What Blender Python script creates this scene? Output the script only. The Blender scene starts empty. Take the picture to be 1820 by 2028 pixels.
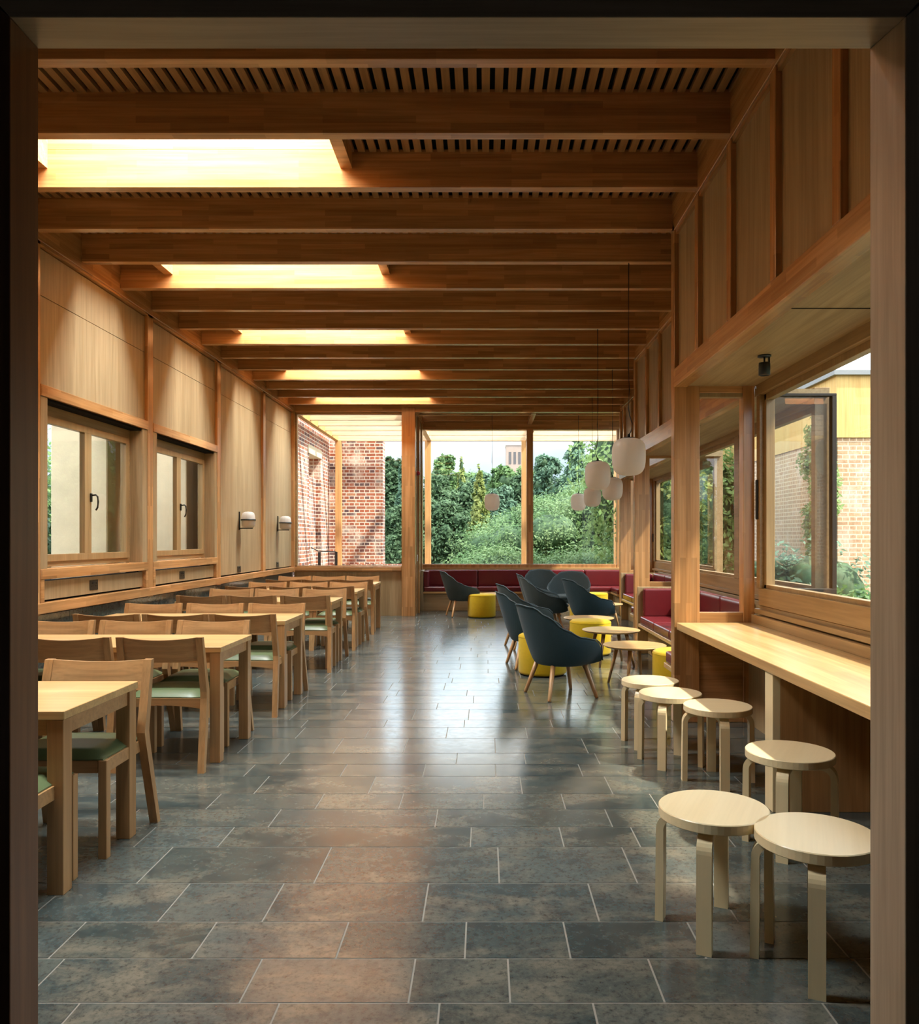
import bpy, bmesh, math, random
from mathutils import Vector, Matrix
R = math.radians
random.seed(7)
sc = bpy.context.scene
col = sc.collection

# ------------------------------------------------------------------ camera, sky, sun, exposure
cd = bpy.data.cameras.new('camera'); cam = bpy.data.objects.new('camera', cd); col.objects.link(cam)
cd.sensor_fit = 'VERTICAL'; cd.sensor_height = 36.0; cd.sensor_width = 36.0
cd.lens = 1565 / 2028 * 36
cd.shift_x = -50 / 2028; cd.shift_y = 54 / 2028
cam.location = (0, 0, 1.40); cam.rotation_euler = (R(90), 0, 0)
cd.clip_start = .05; cd.clip_end = 2000
sc.camera = cam
vs = sc.view_settings
sc.display_settings.display_device = 'sRGB'
vs.view_transform = 'Standard'; vs.look = 'None'; vs.gamma = 1.0; vs.use_curve_mapping = False
vs.exposure = 0.36
sc.cycles.use_denoising = True
sc.cycles.max_bounces = 10; sc.cycles.diffuse_bounces = 6; sc.cycles.glossy_bounces = 4
sc.cycles.transparent_max_bounces = 24; sc.cycles.sample_clamp_indirect = 6.0
sc.cycles.caustics_reflective = False; sc.cycles.caustics_refractive = False

SKY_ZENITH = 4.4
W = bpy.data.worlds.new('sky'); sc.world = W; W.use_nodes = True
nt = W.node_tree; nt.nodes.clear()
def nd(t, ty, **k):
    n = t.nodes.new(ty)
    for a, b in k.items(): setattr(n, a, b)
    return n
wo = nd(nt, 'ShaderNodeOutputWorld'); bg = nd(nt, 'ShaderNodeBackground')
tc = nd(nt, 'ShaderNodeTexCoord'); mp = nd(nt, 'ShaderNodeMapping'); no = nd(nt, 'ShaderNodeTexNoise'); cr = nd(nt, 'ShaderNodeValToRGB')
mp.inputs['Scale'].default_value = (2.5, 2.5, 6); no.inputs['Scale'].default_value = 1.6; no.inputs['Detail'].default_value = 6
cr.color_ramp.elements[0].position = .38; cr.color_ramp.elements[0].color = (.60, .74, .88, 1)
cr.color_ramp.elements[1].position = .60; cr.color_ramp.elements[1].color = (.90, .94, .98, 1)
L = nt.links.new
L(tc.outputs['Generated'], mp.inputs['Vector']); L(mp.outputs[0], no.inputs['Vector']); L(no.outputs[0], cr.inputs[0])
sz = nd(nt, 'ShaderNodeSeparateXYZ'); L(tc.outputs['Generated'], sz.inputs[0])
mr = nd(nt, 'ShaderNodeMapRange', interpolation_type='SMOOTHSTEP')      # overcast sky: the zenith is several times the horizon
for k_, q_ in (('From Min', .09), ('From Max', .24), ('To Min', 1.05), ('To Max', SKY_ZENITH)): mr.inputs[k_].default_value = q_
L(sz.outputs[2], mr.inputs[0]); L(mr.outputs[0], bg.inputs['Strength'])
L(cr.outputs[0], bg.inputs['Color']); L(bg.outputs[0], wo.inputs[0])

sd = bpy.data.lights.new('sun', 'SUN'); sd.energy = 7.0; sd.angle = R(2.0); sd.color = (1, .93, .80)
so = bpy.data.objects.new('sun', sd); col.objects.link(so)
so.rotation_euler = Vector((-1, .5, -1.6)).to_track_quat('-Z', 'Y').to_euler(); so.location = (20, -10, 32)

SKYLIGHT_POWER = 295.0       # W per roof light
BEAM_Y = [2.497 + .7178 * k for k in range(17)]        # front faces of the ceiling beams
SKY_Y = [0, 3, 6, 9, 12, 15]                              # roof light lies between beam k and k+1
SKX0, SKX1 = -2.97, -.98
for k in SKY_Y:
    y0, y1 = BEAM_Y[k] + .075, BEAM_Y[k + 1]
    ld = bpy.data.lights.new('roof_daylight', 'AREA'); ld.shape = 'RECTANGLE'
    ld.size = SKX1 - SKX0 - .04; ld.size_y = (y1 - y0) - .04; ld.energy = SKYLIGHT_POWER; ld.color = (.88, .97, 1.0)
    lo = bpy.data.objects.new('roof_daylight', ld); col.objects.link(lo); lo.location = ((SKX0 + SKX1) / 2, (y0 + y1) / 2, 4.86)

# ------------------------------------------------------------------ materials
M = {}
def mat(name):
    m = bpy.data.materials.new(name); m.use_nodes = True; t = m.node_tree
    b = t.nodes['Principled BSDF']; M[name] = m
    return m, t, b
def rgb(r, g, b):
    f = lambda c: (c / 255 / 12.92) if c / 255 <= .04045 else ((c / 255 + .055) / 1.055) ** 2.4
    return (f(r), f(g), f(b), 1)
def mixc(t, fac, a, b, mode='MIX'):
    n = nd(t, 'ShaderNodeMix', data_type='RGBA', blend_type=mode)
    for s, v in ((n.inputs[0], fac), (n.inputs[6], a), (n.inputs[7], b)):
        if hasattr(v, 'is_output'): t.links.new(v, s)
        else: s.default_value = v
    return n.outputs[2]
def coords(t, scale=(1, 1, 1), rnd=True):
    tc = nd(t, 'ShaderNodeTexCoord'); v = tc.outputs['Object']
    if rnd:
        oi = nd(t, 'ShaderNodeObjectInfo'); mu = nd(t, 'ShaderNodeMath', operation='MULTIPLY'); mu.inputs[1].default_value = 37.0
        t.links.new(oi.outputs['Random'], mu.inputs[0])
        ad = nd(t, 'ShaderNodeVectorMath', operation='ADD'); t.links.new(v, ad.inputs[0]); t.links.new(mu.outputs[0], ad.inputs[1]); v = ad.outputs[0]
    return v
def scaled(t, v, s):
    mp = nd(t, 'ShaderNodeMapping'); mp.inputs['Scale'].default_value = s; t.links.new(v, mp.inputs[0]); return mp.outputs[0]
def noise(t, v, scale, detail=5, rough=.55, dist=0.0):
    n = nd(t, 'ShaderNodeTexNoise'); n.inputs['Scale'].default_value = scale; n.inputs['Detail'].default_value = detail
    n.inputs['Roughness'].default_value = rough; n.inputs['Distortion'].default_value = dist
    t.links.new(v, n.inputs['Vector']); return n.outputs[0]
def ramp(t, f, *stops):
    r = nd(t, 'ShaderNodeValToRGB'); e = r.color_ramp.elements
    while len(e) > len(stops): e.remove(e[-1])
    while len(e) < len(stops): e.new(.5)
    for q, (p, c) in zip(e, stops): q.position = p; q.color = c if len(c) == 4 else (*c, 1)
    t.links.new(f, r.inputs[0]); return r.outputs[0]

def wood(name, light, dark, axis='Z', stave=None, rough=.42, spec=.45, var=.22, pore=.30):
    """oak: fine pores along the grain, wide cathedral bands, optional glued staves (length, width)."""
    m, t, b = mat(name); v = coords(t)
    ai = 'XYZ'.index(axis)
    s1 = [60, 60, 60]; s1[ai] = 1.6
    s2 = [9, 9, 9]; s2[ai] = .7
    f1 = noise(t, scaled(t, v, s1), 1, 4, .6)
    f2 = noise(t, scaled(t, v, s2), 1, 3, .5, 1.2)
    c = mixc(t, ramp(t, f2, (.32, (0, 0, 0)), (.68, (1, 1, 1))), light, dark)
    c = mixc(t, ramp(t, f1, (.36, (pore, pore, pore)), (.58, (0, 0, 0))), c, tuple(x * .45 for x in dark[:3]) + (1,))
    if stave:
        sx = nd(t, 'ShaderNodeSeparateXYZ'); t.links.new(v, sx.inputs[0]); cb = nd(t, 'ShaderNodeCombineXYZ')
        o = [i for i in range(3) if i != ai]; ad = nd(t, 'ShaderNodeMath', operation='ADD')
        t.links.new(sx.outputs[o[0]], ad.inputs[0]); t.links.new(sx.outputs[o[1]], ad.inputs[1])
        t.links.new(sx.outputs[ai], cb.inputs[0]); t.links.new(ad.outputs[0], cb.inputs[1])
        br = nd(t, 'ShaderNodeTexBrick'); br.offset = .37; br.offset_frequency = 2; br.squash = 1
        for k_, q in (('Scale', 1.0), ('Mortar Size', 0.0), ('Brick Width', stave[0]), ('Row Height', stave[1]), ('Bias', 0.0)): br.inputs[k_].default_value = q
        br.inputs['Color1'].default_value = (1 - var, 1 - var * 1.05, 1 - var * 1.15, 1); br.inputs['Color2'].default_value = (1 + var * .55, 1 + var * .5, 1 + var * .4, 1)
        t.links.new(cb.outputs[0], br.inputs['Vector'])
        c = mixc(t, 1.0, c, br.outputs['Color'], 'MULTIPLY')
    t.links.new(c, b.inputs['Base Color']); b.inputs['Roughness'].default_value = rough; b.inputs['Specular IOR Level'].default_value = spec
    bp = nd(t, 'ShaderNodeBump'); bp.inputs['Strength'].default_value = .08; bp.inputs['Distance'].default_value = .002
    t.links.new(f1, bp.inputs['Height']); t.links.new(bp.outputs[0], b.inputs['Normal'])
    return m
OL, OD = (.56, .300, .122, 1), (.44, .210, .072, 1)           # warm orange oak of beams and posts
PL, PD = (.41, .302, .168, 1), (.32, .222, .110, 1)           # paler veneer panels
for a in 'XYZ':
    wood('oak_beam_' + a, OL, OD, a, (.55, .043), .27, .75, .24)
    wood('oak_panel_' + a, PL, PD, a, (5.0, .13), .50, .35, .08)
    wood('oak_' + a, (.52, .29, .115, 1), (.40, .20, .07, 1), a, None, .40, .45)
    wood('oak_frame_' + a, (.38, .245, .11, 1), (.30, .18, .07, 1), a, None, .38, .5)
    wood('oak_top_' + a, (.64, .42, .18, 1), (.52, .31, .12, 1), a, (1.2, .085), .30, .5, .10)
    wood('oak_furniture_' + a, (.50, .29, .125, 1), (.39, .205, .08, 1), a, None, .38, .45)
    wood('birch_' + a, (.79, .64, .385, 1), (.755, .60, .345, 1), a, None, .35, .4, pore=.07)
wood('oak_slat', (.40, .22, .09, 1), (.28, .14, .05, 1), 'Y', None, .5, .4)
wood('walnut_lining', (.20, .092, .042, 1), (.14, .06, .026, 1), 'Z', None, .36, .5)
wood('walnut_lit_head', (.42, .31, .20, 1), (.34, .24, .14, 1), 'X', None, .34, .5)  # head of the same lining, window light put into its colour
wood('walnut_lit_side', (.46, .35, .24, 1), (.38, .28, .18, 1), 'Z', None, .34, .5)  # right jamb of the same lining, paled to paint the window sheen
wood('pergola_wood', (.80, .62, .42, 1), (.72, .50, .30, 1), 'X', (.9, .06), .6, .3, .06)
wood('post_wood', (.74, .42, .18, 1), (.62, .32, .12, 1), 'Z', (.6, .05), .6, .3, .06)
wood('outdoor_wood', (.72, .47, .18, 1), (.64, .38, .13, 1), 'Z', (3, .4), .7, .2, .05)

def plain(name, c, rough=.5, metal=0.0, spec=.5, nz=None, sheen=0.0, bump=None):
    m, t, b = mat(name)
    b.inputs['Base Color'].default_value = c; b.inputs['Roughness'].default_value = rough; b.inputs['Metallic'].default_value = metal
    b.inputs['Specular IOR Level'].default_value = spec
    if sheen: b.inputs['Sheen Weight'].default_value = sheen; b.inputs['Sheen Roughness'].default_value = .5
    v = coords(t)
    f = noise(t, v, nz[0] if nz else 18, 4)
    k = nz[1] if nz else .06
    cc = mixc(t, f, tuple(x * (1 - k) for x in c[:3]) + (1,), tuple(min(1, x * (1 + k)) for x in c[:3]) + (1,))
    t.links.new(cc, b.inputs['Base Color'])
    if bump:
        bp = nd(t, 'ShaderNodeBump'); bp.inputs['Strength'].default_value = bump[1]; bp.inputs['Distance'].default_value = .002
        t.links.new(noise(t, v, bump[0], 3), bp.inputs['Height']); t.links.new(bp.outputs[0], b.inputs['Normal'])
    return m
plain('black_metal', (.012, .012, .012, 1), .45)
plain('dark_bronze', (.035, .028, .022, 1), .4, .6)
plain('dark_gap', (.010, .009, .008, 1), .9, spec=.1)
plain('felt_black', (.02, .022, .022, 1), .95, spec=.1)
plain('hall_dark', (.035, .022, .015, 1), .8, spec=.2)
plain('teal_fabric', (.016, .044, .058, 1), .75, spec=.3, nz=(40, .12), sheen=.08, bump=(420, .35))
plain('grey_fabric', (.036, .052, .052, 1), .75, spec=.3, nz=(40, .12), sheen=.08, bump=(420, .35))
plain('piping', (.05, .08, .09, 1), .7)
plain('yellow_fabric', (.52, .35, .006, 1), .8, spec=.2, nz=(30, .10), sheen=.15, bump=(300, .3))
plain('green_leather', (.098, .128, .055, 1), .42, spec=.45, nz=(12, .08), bump=(160, .15))
plain('red_leather', (.135, .012, .016, 1), .27, spec=.6, nz=(9, .15), bump=(60, .25))
plain('opal_glass', (.84, .80, .74, 1), .35, spec=.5, nz=(2, .01))
t = M['opal_glass'].node_tree; b = t.nodes['Principled BSDF']; tr_ = nd(t, 'ShaderNodeBsdfTranslucent'); tr_.inputs[0].default_value = (.90, .86, .80, 1)
mx_ = nd(t, 'ShaderNodeMixShader'); mx_.inputs[0].default_value = .62; t.links.new(b.outputs[0], mx_.inputs[1]); t.links.new(tr_.outputs[0], mx_.inputs[2]); t.links.new(mx_.outputs[0], t.nodes['Material Output'].inputs[0])
plain('socket_bronze', (.055, .042, .03, 1), .35, .7)
plain('red_plastic', (.32, .012, .02, 1), .4)
plain('white_plastic', (.7, .7, .68, 1), .4)
plain('rendered_stone', (.80, .64, .43, 1), .9, spec=.2, nz=(5, .16), bump=(60, .8))
plain('cream_stone', (.70, .62, .45, 1), .9, spec=.2, nz=(6, .1), bump=(70, .5))
plain('soil', (.06, .07, .035, 1), .95, spec=.1, nz=(1.5, .5))
plain('paving', (.34, .31, .28, 1), .8, spec=.3, nz=(2, .2))
plain('bark', (.09, .065, .045, 1), .9, spec=.1)
plain('roof_grey', (.25, .25, .25, 1), .8)

# slate: per-tile tone from a colour attribute, tan rust at edges and clouds
def slate(name, attr=True):
    m, t, b = mat(name); v = coords(t, rnd=False)
    if attr:
        at = nd(t, 'ShaderNodeAttribute'); at.attribute_name = 'tile'
        sp = nd(t, 'ShaderNodeSeparateColor'); t.links.new(at.outputs['Color'], sp.inputs[0])
        mu = nd(t, 'ShaderNodeVectorMath', operation='SCALE'); mu.inputs['Scale'].default_value = 31
        t.links.new(at.outputs['Color'], mu.inputs[0])
        ad = nd(t, 'ShaderNodeVectorMath', operation='ADD'); t.links.new(v, ad.inputs[0]); t.links.new(mu.outputs[0], ad.inputs[1]); v2 = ad.outputs[0]
        tone = sp.outputs[0]; warm = sp.outputs[1]
    else:
        v2 = v; tone = noise(t, v, .8, 1); warm = noise(t, v, 1.1, 1)
    cloud = noise(t, scaled(t, v2, (1.0, 1.8, 1)), 2.2, 6, .65, .6); fine = noise(t, v2, 48, 6, .75); mid = noise(t, v2, 14, 5, .7)
    base = mixc(t, tone, (.032, .048, .048, 1), (.088, .104, .095, 1))
    base = mixc(t, ramp(t, cloud, (.46, (0, 0, 0)), (.62, (.85, .85, .85))), base, (.165, .150, .112, 1))
    wf = nd(t, 'ShaderNodeMath', operation='MULTIPLY'); t.links.new(warm, wf.inputs[0]); wf.inputs[1].default_value = .55
    base = mixc(t, wf.outputs[0], base, (.098, .104, .082, 1))
    base = mixc(t, ramp(t, noise(t, v2, 6.5, 6, .78, .3), (.36, (.85, .85, .85)), (.52, (0, 0, 0))), base, mixc(t, .55, base, (.02, .026, .030, 1)))
    base = mixc(t, ramp(t, fine, (.34, (.7, .7, .7)), (.50, (0, 0, 0))), base, (.025, .028, .028, 1))
    base = mixc(t, ramp(t, fine, (.56, (0, 0, 0)), (.72, (.35, .35, .35))), base, (.20, .19, .16, 1))
    t.links.new(base, b.inputs['Base Color'])
    t.links.new(ramp(t, mid, (.3, (.15, .15, .15)), (.7, (.22, .22, .22))), b.inputs['Roughness'])
    b.inputs['Specular IOR Level'].default_value = .85
slate('slate_tile'); slate('slate_wall', False)
plain('grout', (.24, .225, .19, 1), .85, spec=.2)

def brick(name, c1, c2, mortar, stain, sc_=1.0, white=.45):
    m, t, b = mat(name); v = coords(t, rnd=False)
    sx = nd(t, 'ShaderNodeSeparateXYZ'); t.links.new(v, sx.inputs[0]); ad = nd(t, 'ShaderNodeMath', operation='ADD')
    t.links.new(sx.outputs[0], ad.inputs[0]); t.links.new(sx.outputs[1], ad.inputs[1]); cb = nd(t, 'ShaderNodeCombineXYZ')
    t.links.new(ad.outputs[0], cb.inputs[0]); t.links.new(sx.outputs[2], cb.inputs[1])
    ds = noise(t, v, 9, 3); wob = nd(t, 'ShaderNodeVectorMath', operation='SCALE'); wob.inputs['Scale'].default_value = .012
    t.links.new(ds, wob.inputs[0]); a2 = nd(t, 'ShaderNodeVectorMath', operation='ADD'); t.links.new(cb.outputs[0], a2.inputs[0]); t.links.new(wob.outputs[0], a2.inputs[1])
    br = nd(t, 'ShaderNodeTexBrick'); br.offset = .5; br.squash = .52; br.squash_frequency = 2
    for k_, q in (('Scale', 1.0), ('Mortar Size', .011), ('Mortar Smooth', .15), ('Brick Width', .235), ('Row Height', .0785), ('Bias', -.1)): br.inputs[k_].default_value = q
    br.inputs['Color1'].default_value = (0, 0, 0, 1); br.inputs['Color2'].default_value = (1, 1, 1, 1); br.inputs['Mortar'].default_value = (.5, .5, .5, 1)
    t.links.new(a2.outputs[0], br.inputs['Vector'])
    bc = ramp(t, br.outputs['Color'], (.0, c2), (.35, tuple(x * .8 for x in c1[:3])), (.7, c1), (1.0, (.50, .30, .17)))
    bc = mixc(t, ramp(t, noise(t, v, 24, 4), (.35, (.5, .5, .5)), (.6, (0, 0, 0))), bc, tuple(x * .45 for x in c1[:3]) + (1,))
    cc = mixc(t, br.outputs['Fac'], bc, mortar)
    st = noise(t, v, 1.7, 6, .72, .5)
    cc = mixc(t, ramp(t, st, (.50, (0, 0, 0)), (.66, (white, white, white))), cc, stain)
    t.links.new(cc, b.inputs['Base Color']); b.inputs['Roughness'].default_value = .9; b.inputs['Specular IOR Level'].default_value = .2
    bp = nd(t, 'ShaderNodeBump'); bp.inputs['Strength'].default_value = .6; bp.inputs['Distance'].default_value = .01; bp.invert = True
    t.links.new(br.outputs['Fac'], bp.inputs['Height']); t.links.new(bp.outputs[0], b.inputs['Normal'])
brick('old_brick', (.50, .17, .10), (.15, .11, .12), (.78, .70, .62, 1), (.80, .70, .60, 1), white=.7)
brick('orange_brick', (.60, .37, .21), (.50, .29, .17), (.70, .52, .36, 1), (.74, .56, .46, 1), white=.6)
plain('tower_brick', (.36, .27, .22, 1), .9, spec=.1, nz=(.3, .2)); plain('tower_recess', (.12, .11, .11, 1), .9, spec=.1)

def leafmat(name, a, c):
    m, t, b = mat(name); v = coords(t, rnd=True)
    f = noise(t, v, 1.1, 3); g = noise(t, v, 14, 2)
    cc = mixc(t, ramp(t, f, (.35, (0, 0, 0)), (.65, (1, 1, 1))), a, c)
    cc = mixc(t, ramp(t, g, (.35, (.55, .55, .55)), (.65, (0, 0, 0))), cc, tuple(x * .45 for x in a[:3]) + (1,))
    t.links.new(cc, b.inputs['Base Color']); b.inputs['Roughness'].default_value = .6; b.inputs['Specular IOR Level'].default_value = .25
    tr = nd(t, 'ShaderNodeBsdfTranslucent'); t.links.new(cc, tr.inputs[0]); mx = nd(t, 'ShaderNodeMixShader'); mx.inputs[0].default_value = .35
    t.links.new(b.outputs[0], mx.inputs[1]); t.links.new(tr.outputs[0], mx.inputs[2]); t.links.new(mx.outputs[0], t.nodes['Material Output'].inputs[0])
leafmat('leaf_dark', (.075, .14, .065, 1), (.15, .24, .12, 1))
leafmat('leaf_mid', (.13, .24, .08, 1), (.24, .36, .14, 1))
leafmat('leaf_bright', (.22, .36, .11, 1), (.36, .48, .18, 1))
leafmat('leaf_yellow', (.24, .30, .07, 1), (.36, .38, .13, 1))
leafmat('leaf_blue', (.11, .21, .13, 1), (.22, .34, .22, 1))
leafmat('leaf_bank', (.12, .23, .09, 1), (.28, .38, .17, 1))

m, t, b = mat('window_glass'); t.nodes.remove(b)
fr = nd(t, 'ShaderNodeFresnel'); fr.inputs[0].default_value = 1.42; gl = nd(t, 'ShaderNodeBsdfGlossy'); gl.inputs['Roughness'].default_value = 0.0
trn = nd(t, 'ShaderNodeBsdfTransparent'); trn.inputs[0].default_value = (.97, .985, .975, 1); mx = nd(t, 'ShaderNodeMixShader')
ge = nd(t, 'ShaderNodeNewGeometry'); inv = nd(t, 'ShaderNodeMath', operation='SUBTRACT'); inv.inputs[0].default_value = 1.0; t.links.new(ge.outputs['Backfacing'], inv.inputs[1])
mul = nd(t, 'ShaderNodeMath', operation='MULTIPLY'); t.links.new(fr.outputs[0], mul.inputs[0]); t.links.new(inv.outputs[0], mul.inputs[1])
t.links.new(mul.outputs[0], mx.inputs[0]); t.links.new(trn.outputs[0], mx.inputs[1]); t.links.new(gl.outputs[0], mx.inputs[2])
t.links.new(mx.outputs[0], t.nodes['Material Output'].inputs[0])

# ------------------------------------------------------------------ mesh helpers
class MB:
    def __init__(s): s.v = []; s.f = []; s.m = []; s.sm = []; s.cur = 0; s.tile = []
    def add(s, vs_, fs, smooth=False):
        o = len(s.v); s.v += [tuple(x) for x in vs_]
        for f in fs: s.f.append([o + i for i in f]); s.m.append(s.cur); s.sm.append(smooth)
        return s
    def box(s, x0, x1, y0, y1, z0, z1, bv=0.0):
        if x1 < x0: x0, x1 = x1, x0
        if y1 < y0: y0, y1 = y1, y0
        if z1 < z0: z0, z1 = z1, z0
        if bv <= 0:
            return s.add([(x0, y0, z0), (x1, y0, z0), (x1, y1, z0), (x0, y1, z0), (x0, y0, z1), (x1, y0, z1), (x1, y1, z1), (x0, y1, z1)],
                         [(0, 3, 2, 1), (4, 5, 6, 7), (0, 1, 5, 4), (1, 2, 6, 5), (2, 3, 7, 6), (3, 0, 4, 7)])
        return s.hexa([(x0, y0, z0), (x1, y0, z0), (x1, y1, z0), (x0, y1, z0), (x0, y0, z1), (x1, y0, z1), (x1, y1, z1), (x0, y1, z1)], bv)
    def hexa(s, p, bv=0.0, seg=1):
        bm = bmesh.new(); q = [bm.verts.new(x) for x in p]
        for f in [(0, 3, 2, 1), (4, 5, 6, 7), (0, 1, 5, 4), (1, 2, 6, 5), (2, 3, 7, 6), (3, 0, 4, 7)]: bm.faces.new([q[i] for i in f])
        if bv > 0: bmesh.ops.bevel(bm, geom=bm.edges[:], offset=bv, segments=seg, affect='EDGES', profile=.7)
        bm.verts.index_update(); s.add([v.co for v in bm.verts], [[v.index for v in f.verts] for f in bm.faces], seg > 1); bm.free(); return s
    def lathe(s, prof, c=(0, 0, 0), n=32, smooth=True, axis='Z'):
        vs_, fs = [], []
        for (r, z) in prof:
            for i in range(n):
                a = 2 * math.pi * i / n; p = (r * math.cos(a), r * math.sin(a), z)
                if axis == 'X': p = (p[2], p[0], p[1])
                if axis == 'Y': p = (p[0], p[2], p[1])
                vs_.append((p[0] + c[0], p[1] + c[1], p[2] + c[2]))
        for j in range(len(prof) - 1):
            for i in range(n):
                k = (i + 1) % n; fs.append((j * n + i, j * n + k, (j + 1) * n + k, (j + 1) * n + i))
        if prof[0][0] > 1e-5: fs.append(tuple(reversed(range(n))))
        if prof[-1][0] > 1e-5: fs.append(tuple(range((len(prof) - 1) * n, len(prof) * n)))
        return s.add(vs_, fs, smooth)
    def tube(s, pts, r, n=10, smooth=True):
        pts = [Vector(p) for p in pts]; rs = r if isinstance(r, (list, tuple)) else [r] * len(pts)
        vs_, fs = [], []
        for i, p in enumerate(pts):
            d = (pts[min(i + 1, len(pts) - 1)] - pts[max(i - 1, 0)]).normalized()
            u = d.cross(Vector((0, 0, 1))); u = Vector((1, 0, 0)) if u.length < 1e-4 else u.normalized(); w = d.cross(u)
            for k in range(n):
                a = 2 * math.pi * k / n; vs_.append(p + (u * math.cos(a) + w * math.sin(a)) * rs[i])
        for j in range(len(pts) - 1):
            for i in range(n):
                k = (i + 1) % n; fs.append((j * n + i, j * n + k, (j + 1) * n + k, (j + 1) * n + i))
        fs.append(tuple(reversed(range(n)))); fs.append(tuple(range((len(pts) - 1) * n, len(pts) * n)))
        return s.add(vs_, fs, smooth)
    def sweep(s, pts, secs):
        """secs[i] = list of offset vectors (same count) around pts[i]"""
        vs_, fs = [], []; n = len(secs[0])
        for p, q in zip(pts, secs):
            for o in q: vs_.append(Vector(p) + Vector(o))
        for j in range(len(pts) - 1):
            for i in range(n):
                k = (i + 1) % n; fs.append((j * n + i, j * n + k, (j + 1) * n + k, (j + 1) * n + i))
        fs.append(tuple(reversed(range(n)))); fs.append(tuple(range((len(pts) - 1) * n, len(pts) * n)))
        return s.add(vs_, fs)
    def build(s, name, mats, parent=None):
        me = bpy.data.meshes.new(name); me.from_pydata([tuple(v) for v in s.v], [], s.f); me.update()
        if not isinstance(mats, (list, tuple)): mats = [mats]
        for x in mats: me.materials.append(M[x])
        me.polygons.foreach_set('material_index', s.m); me.polygons.foreach_set('use_smooth', s.sm)
        bm = bmesh.new(); bm.from_mesh(me); bmesh.ops.recalc_face_normals(bm, faces=bm.faces[:]); bm.to_mesh(me); bm.free()
        o = bpy.data.objects.new(name, me); col.objects.link(o)
        if parent is not None: o.parent = parent
        return o
def tag(o, label=None, cat=None, group=None, kind=None):
    for k, v in (('label', label), ('category', cat), ('group', group), ('kind', kind)):
        if v: o[k] = v
    return o
def empty(name, loc=(0, 0, 0), rz=0.0):
    o = bpy.data.objects.new(name, None); col.objects.link(o); o.location = loc; o.rotation_euler = (0, 0, rz); o.empty_display_size = .1; return o
def st(name, mb, mats, label=None, parent=None):
    o = mb.build(name, mats, parent)
    if parent is None:
        o['kind'] = 'structure'
        if label: o['label'] = label; o['category'] = name.split('_')[0] if name.split('_')[0] in ('wall', 'floor', 'ceiling', 'window', 'door', 'trim') else name.replace('_', ' ').split('.')[0]
    return o
def bx(*a): return MB().box(*a)
def copy_tree(o, parent=None):
    c = o.copy(); col.objects.link(c)
    if parent is not None: c.parent = parent
    for ch in list(o.children): copy_tree(ch, c)
    return c
def rbox(mb, x0, x1, y0, y1, z0, z1, r, seg=3):
    return mb.hexa([(x0, y0, z0), (x1, y0, z0), (x1, y1, z0), (x0, y1, z0), (x0, y0, z1), (x1, y0, z1), (x1, y1, z1), (x0, y1, z1)], r, seg)

# ------------------------------------------------------------------ room shell
XL = -3.48
XR = [1.445, 1.975, 2.46]              # the glazed side steps outwards bay by bay
YS = [2.0, 6.03, 10.40, 14.36]         # start of each bay
ZB, ZS = 3.79, 4.03                    # underside of beams, underside of slats

# floor: slate courses with measured joints
H0 = 2191.0
rowpx = [1986, 1898.3, 1825.4, 1749.4, 1677.6, 1638, 1602.6, 1572, 1537.5, 1513.5, 1491.5, 1462.2, 1440.5, 1425.9, 1405, 1392.5, 1378.3, 1367, 1352.8, 1343]
rows = [H0 / (y - 1068) for y in rowpx]
jts = {0: [145, 725, 1190, 1635], 1: [675, 1120, 1388, 1795], 2: [163, 543, 926, 1268, 1549], 3: [465, 738, 1158, 1621], 4: [415, 876, 1359, 1719],
       5: [366, 594, 1282, 1537, 1745], 6: [318, 730, 1185, 1670], 7: [270, 556, 855, 1085, 1318, 1543, 1800], 8: [270, 695, 1005, 1423, 1668],
       9: [655, 922, 1150, 1352], 10: [755, 1242, 1435, 1640]}
fw = [.25, .25, .30, .37, .25]
ys = [rows[0] - .3 - .3 * k for k in range(14)][::-1] + rows
while ys[-1] < 16.3: ys.append(ys[-1] + random.choice(fw))
n0 = 14
tiles = MB(); tc_ = []; g = .0032
for i in range(len(ys) - 1):
    ya, yb = ys[i], ys[i + 1]
    k = i - n0 + 1      # strip k spans rows[k-1]..rows[k]; joints were read on its far line
    if k in jts and 0 <= k < 11:
        xs = [(60 + x / 1.468 - 960) * yb / 1565 for x in jts[k]]
    else:
        xs = [random.uniform(-.4, .1)]
    while xs[0] > -4.2: xs.insert(0, xs[0] - random.uniform(.42, .78))
    while xs[-1] < 3.6: xs.append(xs[-1] + random.uniform(.42, .78))
    for a, b_ in zip(xs, xs[1:]):
        tone = random.random(); tc_.append((tone, random.random() ** 2, random.random()))
        tiles.add([(a + g, ya + g, 0), (b_ - g, ya + g, 0), (b_ - g, yb - g, 0), (a + g, yb - g, 0)], [(0, 1, 2, 3)])
tiles.cur = 1; tiles.box(-4.3, 3.7, ys[0], ys[-1], -.06, -.0015); tc_ += [(0, 0, 0)] * 6
fl = st('floor', tiles, ['slate_tile', 'grout'], 'polished grey slate tile floor laid in staggered courses')
ca = fl.data.color_attributes.new('tile', 'FLOAT_COLOR', 'CORNER')
for p, c in zip(fl.data.polygons, tc_):
    for li in p.loop_indices: ca.data[li].color = (*c, 1)

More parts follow.
